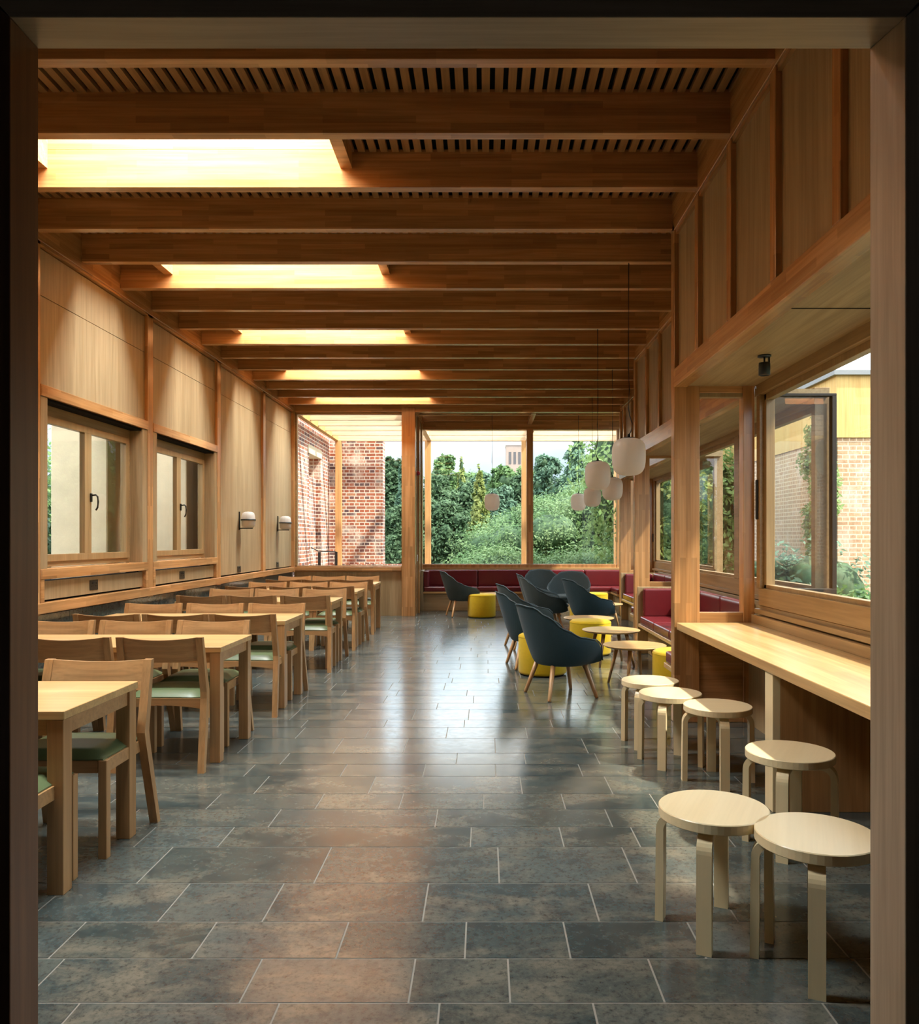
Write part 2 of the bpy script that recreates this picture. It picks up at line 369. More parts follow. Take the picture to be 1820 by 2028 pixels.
# dark hall behind the camera, closed
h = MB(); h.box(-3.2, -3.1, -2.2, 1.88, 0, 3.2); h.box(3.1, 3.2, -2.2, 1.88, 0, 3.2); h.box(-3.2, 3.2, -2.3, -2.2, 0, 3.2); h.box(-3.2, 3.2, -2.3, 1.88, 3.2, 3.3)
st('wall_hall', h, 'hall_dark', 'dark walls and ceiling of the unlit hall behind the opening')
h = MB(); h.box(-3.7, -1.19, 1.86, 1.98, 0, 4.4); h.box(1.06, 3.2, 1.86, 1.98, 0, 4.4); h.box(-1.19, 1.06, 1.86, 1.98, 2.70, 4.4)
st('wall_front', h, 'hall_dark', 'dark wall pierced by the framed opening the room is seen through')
d1 = empty('door_1', (0, 1.94, 0)); tag(d1, 'timber lined opening framing the view into the dining room', 'door', kind='structure')
def pr(name, pts, mt):
    q = MB().hexa([(x, y - 1.94, z) for x, y, z in pts], .0015); return q.build(name, mt, d1)
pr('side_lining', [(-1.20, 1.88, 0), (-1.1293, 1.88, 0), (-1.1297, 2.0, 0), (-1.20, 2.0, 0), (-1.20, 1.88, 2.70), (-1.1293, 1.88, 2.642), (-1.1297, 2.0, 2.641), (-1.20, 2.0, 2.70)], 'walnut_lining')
pr('side_lining', [(1.0007, 1.88, 0), (1.07, 1.88, 0), (1.07, 2.0, 0), (.975, 2.0, 0), (1.0007, 1.88, 2.642), (1.07, 1.88, 2.70), (1.07, 2.0, 2.70), (.975, 2.0, 2.641)], 'walnut_lit_side')
pr('head_lining', [(-1.1293, 1.88, 2.642), (1.0007, 1.88, 2.642), (.975, 2.0, 2.641), (-1.1297, 2.0, 2.641), (-1.19, 1.88, 2.71), (1.06, 1.88, 2.71), (1.06, 2.0, 2.71), (-1.19, 2.0, 2.71)], 'walnut_lit_head')

# ---- left wall
PY = [3.92, 6.06, 8.165, 10.29, 12.42, 14.36]        # posts' front faces (width .13)
PWD = .13
lw = MB()
def seg(a, b_): return a + PWD, b_
bays = [(1.98, 3.92)] + [(PY[i] + PWD, PY[i + 1]) for i in range(5)]
for i, (a, b_) in enumerate(bays):
    # windows in bays between 6.19-8.165 and 8.295-10.29
    win = i in (2, 3)
    X0 = XL - .035
    if win:
        lw.box(X0 - .03, X0, a, b_, 3.335, 3.70); lw.box(X0 - .03, X0, a, b_, 2.60, 3.329)
        lw.box(X0 - .03, X0, a, b_, .915, 1.065)
    else:
        lw.box(X0 - .03, X0, a, b_, 3.335, 3.70); lw.box(X0 - .03, X0, a, b_, .915, 3.329)
    lw.box(X0 - .10, X0 - .034, a, b_, 3.30, 3.8)
st('wall_left', lw, 'oak_panel_Z', 'tall oak veneer panels of the left wall')
bk = MB(); bk.box(XL - .22, XL - .075, 1.9, 14.6, 2.62, 4.3); bk.box(XL - .22, XL - .075, 1.9, 14.6, 0, 1.06)
bk.box(XL - .22, XL - .075, 1.9, PY[1] + PWD, 1.0, 2.7); bk.box(XL - .22, XL - .075, PY[3], 14.6, 1.0, 2.7); bk.box(XL - .22, XL - .11, PY[2] - .02, PY[2] + PWD + .02, 1, 2.7)
st('wall_left_core', bk, 'dark_gap', 'dark recess lining behind the panels of the left wall')
sk = MB()
for k in range(24): sk.box(XL - .075, XL - .03, 2.0 + .52 * k, 2.517 + .52 * k, 0, .80)
st('baseboard_left', sk, 'slate_wall', 'grey slate dado at the foot of the left wall')
for y in PY[:-1]:
    st('wall_post', bx(XL - .10, XL, y, y + PWD, .80, ZB + .05, .003), 'oak_beam_Z', 'slim oak post standing between the wall panels')
st('wall_post', bx(XL - .10, XL + .02, 14.36, 14.52, .80, ZB + .05, .003), 'oak_beam_Z', 'oak post in the far corner of the left wall')
tr = MB(); tr.box(XL - .09, XL + .008, 2, 14.5, 3.735, ZS + .02, .003); tr.box(XL - .05, XL + .0, 2, 14.5, 3.71, 3.733)
st('trim_1', tr, 'oak_beam_Y', 'oak wall plate under the beam ends on the left')
tr = MB(); tr.box(XL - .09, XL + .014, 2, 14.4, .812, .898, .004)
st('trim_2', tr, 'oak_beam_Y', 'continuous oak rail above the slate dado on the left wall')
for i, (a, b_) in enumerate(bays):
    if i in (2, 3):
        st('trim_%d' % (3 + i), bx(XL - .12, XL + .006, a, b_, 2.53, 2.62, .003), 'oak_beam_Y', 'oak rail over the ' + ('nearer' if i == 2 else 'farther') + ' left window')
        q = MB(); q.box(XL - .16, XL + .006, a, b_, 1.082, 1.165, .003); q.box(XL - .06, XL + .004, b_ - .05, b_, .90, 1.08); q.box(XL - .06, XL + .004, a, a + .05, .90, 1.08)
        st('trim_%d' % (5 + i), q, 'oak_beam_Y', 'oak sill rail under the ' + ('nearer' if i == 2 else 'farther') + ' left window')
# left windows
for n, (a, b_, frame_b) in enumerate(((6.20, 8.165, 8.05), (8.305, 10.29, 10.20))):
    w = empty('window_%d' % (n + 1), (XL - .14, (a + b_) / 2, 1.17))
    tag(w, 'two leaf oak casement window with dark handle in the left wall, ' + ('beside the opening frame' if n == 0 else 'second from the opening'), 'window', kind='structure')
    ox, oy, oz = w.location
    def B(mb, *q, bv=.002): mb.box(q[0] - ox, q[1] - ox, q[2] - oy, q[3] - oy, q[4] - oz, q[5] - oz, bv)
    F = MB(); xf = XL - .135; xb = XL - .20; a2 = a + .10
    B(F, xb, xf, a2, frame_b, 2.40, 2.54); B(F, xb, xf, a2, frame_b, 1.17, 1.25); B(F, xb, xf, a2, a2 + .07, 1.25, 2.40); B(F, xb, xf, frame_b - .07, frame_b, 1.25, 2.40)
    F.build('frame', 'oak_frame_Y', w)
    rv = MB(); B(rv, XL - .15, XL - .005, frame_b, b_, 1.165, 2.53); B(rv, XL - .15, XL - .005, a, a2, 1.165, 2.53); rv.build('reveal', 'oak_panel_Z', w)
    bl = MB(); B(bl, XL - .13, XL - .02, a + .01, b_ - .01, 2.505, 2.53); bl.build('blind_slot', 'dark_gap', w)
    ym = (a2 + frame_b) / 2
    for (p, q) in ((a2 + .055, ym), (ym + .002, frame_b - .055)):
        S = MB(); xs0, xs1 = XL - .17, XL - .12
        B(S, xs0, xs1, p, q, 2.36, 2.42); B(S, xs0, xs1, p, q, 1.215, 1.275); B(S, xs0, xs1, p, p + .06, 1.275, 2.36); B(S, xs0, xs1, q - .06, q, 1.275, 2.36)
        so_ = S.build('casement', 'oak_frame_Z', w)
        G = MB(); B(G, XL - .150, XL - .144, p + .055, q - .055, 1.27, 2.365, bv=0); G.build('pane', 'window_glass', so_)
    hd = MB(); hx = XL - .12 - ox; hy = ym + .04 - oy; hz = 1.80 - oz
    hd.box(hx, hx + .014, hy - .014, hy + .014, hz - .06, hz + .02, .003)
    hd.tube([(hx + .01, hy, hz), (hx + .05, hy, hz + .005), (hx + .065, hy, hz - .01), (hx + .07, hy, hz - .06), (hx + .065, hy, hz - .11), (hx + .05, hy, hz - .135)], .008)
    hd.build('handle', 'dark_bronze', w)

# ---- ceiling
allb = BEAM_Y
def xr_at(y):
    return XR[0] if y < 6.12 else (XR[1] if y < 10.45 else XR[2])
for k, y in enumerate(allb):
    if y > 14.1: break
    st('ceiling_beam', bx(XL + .01, xr_at(y) + .02, y, y + .075, ZB, ZS + .02, .002), 'oak_beam_X', 'deep oak ceiling beam, number %d counting from the opening' % (k + 1))
slat = MB(); back = MB()
YC0, YC1 = 1.9, 16.2
def bk_(a, b_): return (-1.42 if a > 14.3 else XL)
def in_sky(y): return any(BEAM_Y[k] + .04 < y < BEAM_Y[k + 1] + .04 for k in SKY_Y[:-1])
zones = []; yy = YC0
for k in SKY_Y:
    zones.append((yy, BEAM_Y[k] + .04, False)); e = min(BEAM_Y[k + 1] + .04, 14.40); zones.append((BEAM_Y[k] + .04, e, True)); yy = e
zones.append((yy, 14.52, False)); zones.append((14.52, YC1, False))
pitch = .0765; nx = int((3.2 - XL) / pitch)
for (a, b_, sk_) in zones:
    for i in range(nx):
        x = XL + .02 + i * pitch
        if (sk_ and SKX0 - .09 < x < SKX1 + .04) or x < bk_(a, b_) - .05 and a > 14.45: continue
        slat.box(x, x + .047, a, b_, ZS, ZS + .03)
    if sk_:
        back.box(XL - .2, SKX0 - .08, a, b_, ZS + .05, ZS + .25); back.box(SKX1 + .08, 3.3, a, b_, ZS + .05, ZS + .25)
    else: back.box(XL - .2 if a < 14.45 else -1.42, 3.3, a, b_, ZS + .05, ZS + .25)
st('ceiling', slat, 'oak_slat', 'slatted oak ceiling lining above the beams')
st('ceiling_backing', back, 'felt_black', 'black acoustic backing behind the ceiling slats')
for j, k in enumerate(SKY_Y):
    y0, y1 = BEAM_Y[k] + .075, min(BEAM_Y[k + 1], 14.40)
    q = MB()
    q.box(SKX0 - .08, SKX1 + .08, y0 - .075, y0, ZS + .02, 4.95, .001); q.box(SKX0 - .08, SKX1 + .08, y1, y1 + .075, ZS + .02, 4.95, .001)
    q.box(SKX0 - .08, SKX0, y0, y1, 3.92, 4.95); q.box(SKX1, SKX1 + .08, y0, y1, 3.92, 4.95)
    q.cur = 1; q.box(SKX0 - .1, SKX1 + .1, y0 - .1, y1 + .1, 4.95, 5.0)  # unseen opaque cap, added to keep the sun out of the shaft
    st('ceiling_skylight', q, ['oak_beam_X', 'roof_grey'], 'timber lined roof light shaft, the ' + ['nearest', 'second', 'third', 'fourth', 'fifth', 'farthest'][j] + ' of six')

# ---- right side: upper panelled wall, posts, fascia, soffit, columns
ZF0 = [2.56, 2.49, 2.49]; ZF1 = [2.70, 2.68, 2.68]
names = ['nearest', 'middle', 'farthest']
for i in range(3):
    x, a, b_ = XR[i], YS[i] + (.10 if i else 0), YS[i + 1]
    p = MB(); p.box(x + .035, x + .12, a, b_ + .05, ZF1[i] - .05, 4.1)
    st('wall_right', p, 'oak_panel_Z', 'tall oak veneer panels above the %s bay on the right' % names[i])
    p = MB(); p.box(x, x + .10, a, b_ + .06, ZB - .03, ZS + .02, .003); p.box(x + .012, x + .06, a, b_, ZB - .06, ZB - .032)
    st('trim_%d' % (11 + i), p, 'oak_beam_Y', 'oak wall plate under the beam ends above the %s right bay' % names[i])
    for y in allb:
        if a + .2 < y + .04 < b_ - .05: st('wall_stud', bx(x, x + .07, y, y + .075, ZF1[i], ZB - .03, .003), 'oak_beam_Z', 'oak stud between upper wall panels over the %s right bay' % names[i])
    st('trim_%d' % (14 + i), bx(x - .002, x + .10, a, b_ + .02, ZF0[i], ZF1[i], .004), 'oak_beam_Y', 'oak fascia beam along the soffit of the %s right bay' % names[i])
    xo = XR[i] + .66
    st('ceiling_soffit', bx(x + .06, xo + (.12 if i == 0 else .02), a - (.04 if i else 0), b_ + (.08 if i == 2 else .02), ZF0[i] + .01, ZF0[i] + .07), 'oak_panel_Y', 'flat oak soffit over the %s window bay' % names[i])
    if i == 0: st('trim_60', bx(x + .10, xo + .10, 3.998, 4.004, ZF0[0] + .007, ZF0[0] + .012), 'dark_gap', 'fine joint between the soffit boards')
    # return above the column
    if i < 2:
        st('wall_return', bx(x + .08, XR[i + 1] + .1, b_ + .02, b_ + .09, ZF0[i + 1], 4.1), 'oak_panel_Z', 'oak panel return above the column after the %s bay' % names[i])
for i in range(3):
    x, y = XR[i], YS[i + 1]
    st('column', bx(x, x + .195, y, y + .10, 0, ZB + .02, .004), 'oak_beam_Z', 'broad oak column at the end of the %s right bay' % names[i])
    st('post', bx(x + .528, x + .615, y, y + .10, 0 if i == 0 else 0, 2.6, .003), 'oak_beam_Z', 'slim oak post by the window after the %s right bay' % names[i])
    st('trim_%d' % (20 + i), bx(x + .195, x + .528, y + .01, y + .08, 0, .84, .003) if i == 0 else bx(x + .195, x + .528, y + .01, y + .08, .0, .84, .003), 'oak_beam_X', 'oak panel below the opening between %s column and post' % names[i])
    st('trim_%d' % (30 + i), bx(x + .195, x + .528, y + .01, y + .09, 2.52 if i == 0 else 2.47, 2.62, .003), 'oak_beam_X', 'oak head over the opening beside the %s column' % names[i])

# right window walls
def big_window(n, xw, y0, y1, zb, zt, label, mull=(), wall_to=None, low=.84):
    w = empty('window_%d' % n, (xw, (y0 + y1) / 2, zb)); tag(w, label, 'window', kind='structure'); ox, oy, oz = w.location
    def B(mb, *q, bv=.002): mb.box(q[0] - ox, q[1] - ox, q[2] - oy, q[3] - oy, q[4] - oz, q[5] - oz, bv)
    F = MB(); B(F, xw, xw + .12, y0, y1, zt, ZF0[0] + .02); B(F, xw + .02, xw + .12, y0, y1, zb - .13, zb)
    B(F, xw + .005, xw + .12, y1 - .07, y1, zb, zt); B(F, xw + .005, xw + .12, y0, y0 + .07, zb, zt)
    for m_ in mull: B(F, xw + .005, xw + .12, m_ - .07, m_ + .07, zb, zt)
    F.build('frame', 'oak_frame_Y', w)
    S = MB(); ed = [y0 + .06] + [q for m_ in mull for q in (m_ - .06, m_ + .06)] + [y1 - .06]
    for p, q in zip(ed[::2], ed[1::2]):
        B(S, xw + .04, xw + .10, p, q, zt - .045, zt + .01); B(S, xw + .04, xw + .10, p, q, zb - .01, zb + .03); B(S, xw + .04, xw + .10, p, p + .05, zb, zt); B(S, xw + .04, xw + .10, q - .05, q, zb, zt)
    S.build('sash', 'oak_frame_Z', w)
    G = MB()
    for p, q in zip(ed[::2], ed[1::2]): B(G, xw + .068, xw + .074, p + .045, q - .045, zb + .025, zt - .04, bv=0)
    G.build('pane', 'window_glass', w)
    K = MB(); B(K, xw + .03, xw + .13, y0, y1, 0, zb - .132); K.build('lower_board', 'oak_frame_Y', w)
    K = MB(); B(K, xw - .012, xw + .10, y0, y1, low, low + .035); K.build('ledge', 'oak_frame_Y', w)
    hn = MB(); B(hn, xw - .012, xw + .006, y1 - .045, y1 - .02, 1.55, 1.85, bv=.004) if n == 3 else B(hn, xw - .012, xw + .006, y1 - .045, y1 - .02, 1.35, 1.5, bv=.004)
    hn.build('pull_handle', 'dark_bronze', w)
    return w
big_window(3, 2.065, 2.0, 6.02, 1.03, 2.49, 'wide oak framed window above the worktop', mull=())
big_window(4, 2.56, 6.14, 10.39, 1.00, 2.45, 'oak framed window over the red bench in the middle bay', mull=(8.06,))
big_window(5, 3.05, 10.52, 14.35, 1.00, 2.45, 'oak framed window over the red bench in the farthest side bay', mull=(12.4,))
# glazed return outside the first bay
w = empty('window_6', (2.40, 6.09, 1.0)); tag(w, 'tall glazed return of the middle bay seen through the worktop window', 'window', kind='structure')
F = MB()
def Bw(mb, *q, bv=.002): mb.box(q[0] - 2.40, q[1] - 2.40, q[2] - 6.09, q[3] - 6.09, q[4] - 1.0, q[5] - 1.0, bv)
Bw(F, 2.17, 2.70, 6.06, 6.12, 2.50, 2.52); Bw(F, 2.17, 2.70, 6.06, 6.12, .95, 1.02); Bw(F, 2.665, 2.70, 6.06, 6.12, 1.02, 2.50); Bw(F, 2.15, 2.18, 6.06, 6.12, .95, 2.52)
F.build('frame', 'dark_bronze', w); G = MB(); Bw(G, 2.18, 2.665, 6.088, 6.094, 1.02, 2.50, bv=0); G.build('pane', 'window_glass', w)
K = MB(); Bw(K, 2.15, 2.70, 6.06, 6.12, 0, .949); K.build('lower_board', 'outdoor_wood', w)

# ---- far end of the dining side
YE = 14.40
p = MB(); p.box(XL, -1.52, YE + .03, YE + .16, 0, .80, .002); p.cur = 1; p.box(XL - .05, -1.52, YE - .01, YE + .16, .83, .90, .003); p.box(XL - .05, -1.5, YE + .02, YE + .14, .80, .83)
st('wall_back', p, ['oak_panel_Z', 'oak_beam_X'], 'low oak panelled wall under the far left window')
st('ceiling_beam', bx(XL - .05, 3.2, YE - .03, YE + .12, 3.715, ZS + .02, .003), 'oak_beam_X', 'deep oak lintel beam across the far end above the left window')
st('post', bx(-1.51, -1.265, YE - .05, YE + .16, 0, 3.8, .004), 'oak_beam_Z', 'broad dark oak post between the dining side and the bench bay')
w = empty('window_7', (-2.5, YE, .9)); tag(w, 'large fixed pane at the far end looking onto old brick walls', 'window', kind='structure')
G = MB().box(-1.0, 1.0, .068, .076, .0, 2.82); G.build('pane', 'window_glass', w)
F = MB(); F.box(-.98, .99, .03, .12, 2.78, 2.83, .002); F.box(-.98, -.93, .03, .12, 0, 2.8, .002); F.box(-.98, .99, .03, .12, 0, .02, .002); F.build('frame', 'oak_frame_X', w)
# bench bay side wall
p = MB(); p.box(-1.40, -1.275, 14.56, 16.1, 0, 3.8); st('wall_bay_left', p, 'oak_panel_Z', 'oak side wall of the bench bay')
p = MB(); p.box(-1.30, -1.235, 14.95, 15.15, 0, 3.72, .002); p.box(-1.30, -1.245, 15.7, 16.0, .8, 3.72, .002); p.box(-1.285, -1.262, 14.62, 14.66, .02, 2.9, .002)
st('trim_40', p, 'oak_beam_Z', 'oak uprights on the side wall of the bench bay')
st('trim_41', bx(-1.34, -1.24, 14.5, 16.0, 3.70, 3.86, .002), 'oak_beam_Y', 'oak plate along the bench bay ceiling edge')
for y in (15.05, 15.8):
    st('ceiling_beam', bx(-1.3, 3.1, y, y + .075, ZB - .02, ZS + .02, .002), 'oak_beam_X', 'oak ceiling beam over the far bench bay, ' + ('nearer' if y < 15.5 else 'farther') + ' of the two')
st('ceiling_trimmer', bx(.86, .95, 14.52, 15.98, 3.71, 3.86, .002), 'oak_beam_Y', 'pale oak trimmer running to the far mullion')
p = MB(); p.box(-1.3, 3.1, 16.0, 16.13, 3.62, ZS + .02, .003); st('trim_42', p, 'oak_beam_X', 'oak lintel over the far bay windows')
w = empty('window_8', (.75, 16.05, .9)); tag(w, 'pair of large panes behind the far red bench looking onto trees', 'window', kind='structure')
F = MB(); F.box(-2.05, 2.0, -.04, .07, -.09, -.005, .003); F.box(.10, .23, -.05, .08, 0, 2.72, .003); F.box(-2.06, -2.01, -.03, .07, 0, 2.72, .002); F.box(1.93, 2.3, -.05, .08, -.9, 2.72, .003)
F.build('frame', 'oak_beam_Z', w); G = MB().box(-2.01, .10, .02, .028, 0, 2.72).box(.23, 1.96, .02, .028, 0, 2.72); G.build('pane', 'window_glass', w)
K = MB().box(-2.05, 2.3, -.02, .08, -.9, -.09); K.build('lower_board', 'oak_beam_X', w)
K = MB().box(-2.05, 2.0, -.07, -.03, -.115, -.075, .002); K.build('ledge', 'oak_top_X', w)
w = empty('window_9', (3.1, 15.2, .9)); tag(w, 'narrow side pane at the right end of the far bay', 'window', kind='structure')
F = MB(); F.box(-.03, .05, -.8, -.74, 0, 2.8); F.box(-.03, .05, .74, .9, 0, 2.8); F.box(-.03, .05, -.8, .9, -.9, 0); F.box(-.03, .05, -.8, .9, 2.72, 3.1); F.build('frame', 'oak_beam_Z', w)
G = MB().box(0, .008, -.74, .74, 0, 2.72); G.build('pane', 'window_glass', w)

# ------------------------------------------------------------------ dining tables and chairs
def make_table():
    t_ = empty('dining_table'); Wd, D, Hh = 1.70, .66, .725
    MB().box(-Wd, 0, -D / 2, D / 2, Hh - .034, Hh, .002).build('tabletop', 'oak_top_X', t_)
    a = MB(); z0, z1 = Hh - .10, Hh - .036
    a.box(-Wd + .06, -.06, -D / 2 + .02, -D / 2 + .042, z0, z1); a.box(-Wd + .06, -.06, D / 2 - .042, D / 2 - .02, z0, z1)
    a.box(-.042, -.018, -D / 2 + .06, D / 2 - .06, z0, z1); a.box(-Wd + .018, -Wd + .042, -D / 2 + .06, D / 2 - .06, z0, z1); a.build('apron', 'oak_furniture_X', t_)
    for sx in (-Wd + .072, -.006):
        for sy in (-1, 1):
            y = sy * (D / 2 - .039)
            MB().box(sx - .066, sx, y - .033, y + .033, 0, Hh - .035, .002).build('leg', 'oak_furniture_Z', t_)
    return t_
TC = [3.43, 5.27, 6.86, 8.86, 10.55, 12.25]
tw = ['nearest the opening, its left end cut off by the frame', 'second from the opening', 'third from the opening', 'fourth from the opening', 'fifth from the opening', 'farthest from the opening, by the low end wall']
tb = None
for i, y in enumerate(TC):
    if tb is None: tb = make_table(); o = tb
    else: o = copy_tree(tb)
    o.location = (-1.65, y, 0); tag(o, 'long oak dining table, ' + tw[i], 'table', 'dining tables along the left wall')

def make_chair():
    """faces +Y"""
    c = empty('dining_chair'); w = .245
    prof = [(-.262, 0.0), (-.165, .43), (-.160, .47), (-.238, .81)]
    for s in (-1, 1):
        pts, secs = [], []
        for (y, z), sp, dp in zip(prof, (.262, w + .002, w, w - .004), (.034, .048, .050, .030)):
            pts.append((s * sp, y, z)); q = dp / 2; xw = .020
            secs.append([(-xw, -q, 0), (xw, -q, 0), (xw, q, 0), (-xw, q, 0)])
        MB().sweep(pts, secs).build('leg', 'oak_furniture_Z', c)
        MB().box(s * .222 - .019, s * .222 + .019, .165, .203, 0, .432, .002).build('leg', 'oak_furniture_Z', c)
    f = MB()
    f.box(-.20, .20, .172, .196, .375, .43, .001)
    # rear rail with a shallow arch under it
    n = 12; vs_ = []; 
    for i in range(n + 1):
        x = -.24 + .48 * i / n; q = .365 + .022 * (1 - (x / .24) ** 2)
        vs_ += [(x, -.186, q), (x, -.186, .43), (x, -.160, .43), (x, -.160, q)]
    fs = []
    for i in range(n):
        for k in range(4): fs.append((i * 4 + k, i * 4 + (k + 1) % 4, i * 4 + 4 + (k + 1) % 4, i * 4 + 4 + k))
    fs += [(0, 1, 2, 3), (n * 4 + 3, n * 4 + 2, n * 4 + 1, n * 4)]
    f.add(vs_, fs); 
    for s in (-1, 1): f.box(s * .222 - .012, s * .222 + .012, -.165, .17, .375, .43, .001)
    f.box(-.215, .215, -.165, .18, .418, .432)
    f.build('seat_frame', 'oak_furniture_X', c)
    # cushion: domed pad
    q = MB(); N = 10; vs_ = []; 
    for j in range(N + 1):
        for i in range(N + 1):
            u, v = i / N * 2 - 1, j / N * 2 - 1
            e = (1 - abs(u) ** 6) * (1 - abs(v) ** 6); vs_.append((u * .225, .010 + v * .19, .434 + .034 * min(1, e * 1.4) ** .5 + .004 * (1 - u * u)))
    fs = [(j * (N + 1) + i, j * (N + 1) + i + 1, (j + 1) * (N + 1) + i + 1, (j + 1) * (N + 1) + i) for j in range(N) for i in range(N)]
    q.add(vs_, fs, True); q.box(-.224, .224, -.179, .199, .432, .437); q.build('seat_cushion', 'green_leather', c)
    # curved back panel between the posts
    b_ = MB(); n = 14; rows_ = [(.665, -.203), (.735, -.2205), (.81, -.238)]; vs_ = []
    for i in range(n + 1):
        x = -.232 + .464 * i / n; cv = 1 - (x / .232) ** 2
        for side in (0, 1):
            for (z, y) in rows_:
                zz = z - (.016 * cv if z > .8 else 0) - (.008 * cv if z < .7 else 0)
                vs_.append((x, y - .030 * cv + (.016 if side else 0) - .004, zz))
    ring = [0, 1, 2, 5, 4, 3]; fs = []
    for i in range(n):
        for k in range(6): fs.append((i * 6 + ring[k], i * 6 + ring[(k + 1) % 6], i * 6 + 6 + ring[(k + 1) % 6], i * 6 + 6 + ring[k]))
    fs += [tuple(ring), tuple(n * 6 + r for r in reversed(ring))]
    b_.add(vs_, fs); b_.build('back_panel', 'oak_furniture_X', c)
    return c
chairs = {  # table index: near side centres, far side centres, back plane near, back plane far
    0: ([-1.925], [-1.895], 2.83, 3.895), 1: ([-1.957, -2.52], [-1.975, -2.54, -3.105], 4.76, 5.77), 2: ([-1.91, -2.445, -2.99], [-1.92, -2.49, -3.06], 6.24, 7.31),
    3: ([-1.89, -2.457, -2.99], [-1.91, -2.48, -3.02], 8.32, 9.45), 4: ([-1.905, -2.45, -3.01], [-1.885, -2.435, -3.005], 9.95, 10.95), 5: ([-1.905, -2.43, -2.96], [-1.955, -2.5, -3.05], 11.62, 12.70)}
ordt = ['first', 'second', 'third', 'fourth', 'fifth', 'farthest']; seatw = ['aisle end', 'middle place', 'wall end']
ch = None
for i, (na, fa, yn, yf) in chairs.items():
    for k, x in enumerate(na):
        if ch is None: ch = make_chair(); o = ch
        else: o = copy_tree(ch)
        o.location = (x, yn + .24, 0)
        o.rotation_euler = (0, 0, random.uniform(-.01, .01))
        tag(o, 'green seated oak chair, back to us, %s, %s table from the opening' % (seatw[k], ordt[i]), 'chair', 'oak dining chairs with green seats')
    for k, x in enumerate(fa):
        o = copy_tree(ch); o.location = (x, yf - .24, 0); o.rotation_euler = (0, 0, math.pi + random.uniform(-.01, .01))
        tag(o, 'green seated oak chair facing us, %s, %s table from the opening' % (seatw[k], ordt[i]), 'chair', 'oak dining chairs with green seats')

# ------------------------------------------------------------------ worktop and stools
wt = empty('worktop', (1.75, 4.0, .765)); tag(wt, 'long oak worktop under the right window', 'counter')
def bo(o, q, *a, bv=0.0):
    x, y, z = o.location; return q.box(a[0] - x, a[1] - x, a[2] - y, a[3] - y, a[4] - z, a[5] - z, bv)
bo(wt, MB(), 1.462, 2.05, 2.02, 6.02, .712, .765, bv=.003).build('top_board', 'oak_top_Y', wt)
q = MB(); bo(wt, q, 2.03, 2.062, 2.02, 6.02, .765, .83, bv=.002); q.build('upstand', 'oak_frame_Y', wt)
q = MB(); bo(wt, q, 1.515, 2.0, 4.05, 4.16, 0, .712, bv=.002); q.build('support_panel', 'oak_Z', wt)
q = MB(); bo(wt, q, 1.475, 1.515, 4.05, 4.16, 0, .712, bv=.002); q.build('lit_edge', 'birch_Z', wt)  # lit edge of the support panel, painted in with a paler wood
q = MB(); bo(wt, q, 2.01, 2.06, 2.02, 6.02, 0, .712); q.build('back_panel', 'oak_panel_Z', wt)

def make_stool():
    s = empty('stool'); r = .193
    MB().lathe([(0, .404), (r - .003, .404), (r, .407), (r, .437), (r - .003, .440), (0, .440)], n=56, smooth=False).build('seat', 'birch_X', s)
    for k in range(4):
        a = math.pi / 2 * k; d = Vector((math.cos(a), math.sin(a), 0)); u = Vector((-d.y, d.x, 0))
        path = [(.055, .389, 90)]; R0 = .052; cx, cz = r + .008 - R0 - .013, .389 - R0
        for j in range(9):
            b_ = R(90 - j * 90 / 8); path.append((cx + R0 * math.cos(b_), cz + R0 * math.sin(b_), 90 - j * 90 / 8))
        path += [(cx + R0 + .001, .2, 0), (cx + R0 + .003, 0, 0)]
        pts, secs = [], []
        for (x, z, an) in path:
            nrm = d * math.cos(R(an)) + Vector((0, 0, 1)) * math.sin(R(an)); hw, th = .0255, .0135 if z > .3 else .0145
            pts.append(d * x + Vector((0, 0, z))); secs.append([nrm * th + u * hw, nrm * th - u * hw, -nrm * th - u * hw, -nrm * th + u * hw])
        MB().sweep(pts, secs).build('leg', 'birch_Z', s)
    return s
stools = [(1.13, 5.40, 55, 'farthest from the opening'), (1.165, 4.96, 62, 'second farthest'), (1.35, 4.58, -5, 'third from the far end'),
          (1.385, 3.59, 60, 'beside the worktop support'), (.822, 2.84, 65, 'standing out in the aisle before the others'), (1.086, 2.59, 68, 'closest to the opening and cut by its right side')]
s0 = None
for i, (x, y, a, lb) in enumerate(stools):
    if s0 is None: s0 = make_stool(); o = s0
    else: o = copy_tree(s0)
    o.location = (x, y, 0); o.rotation_euler = (0, 0, R(a)); tag(o, 'round pale birch stool, ' + lb, 'stool', 'birch stools by the worktop')

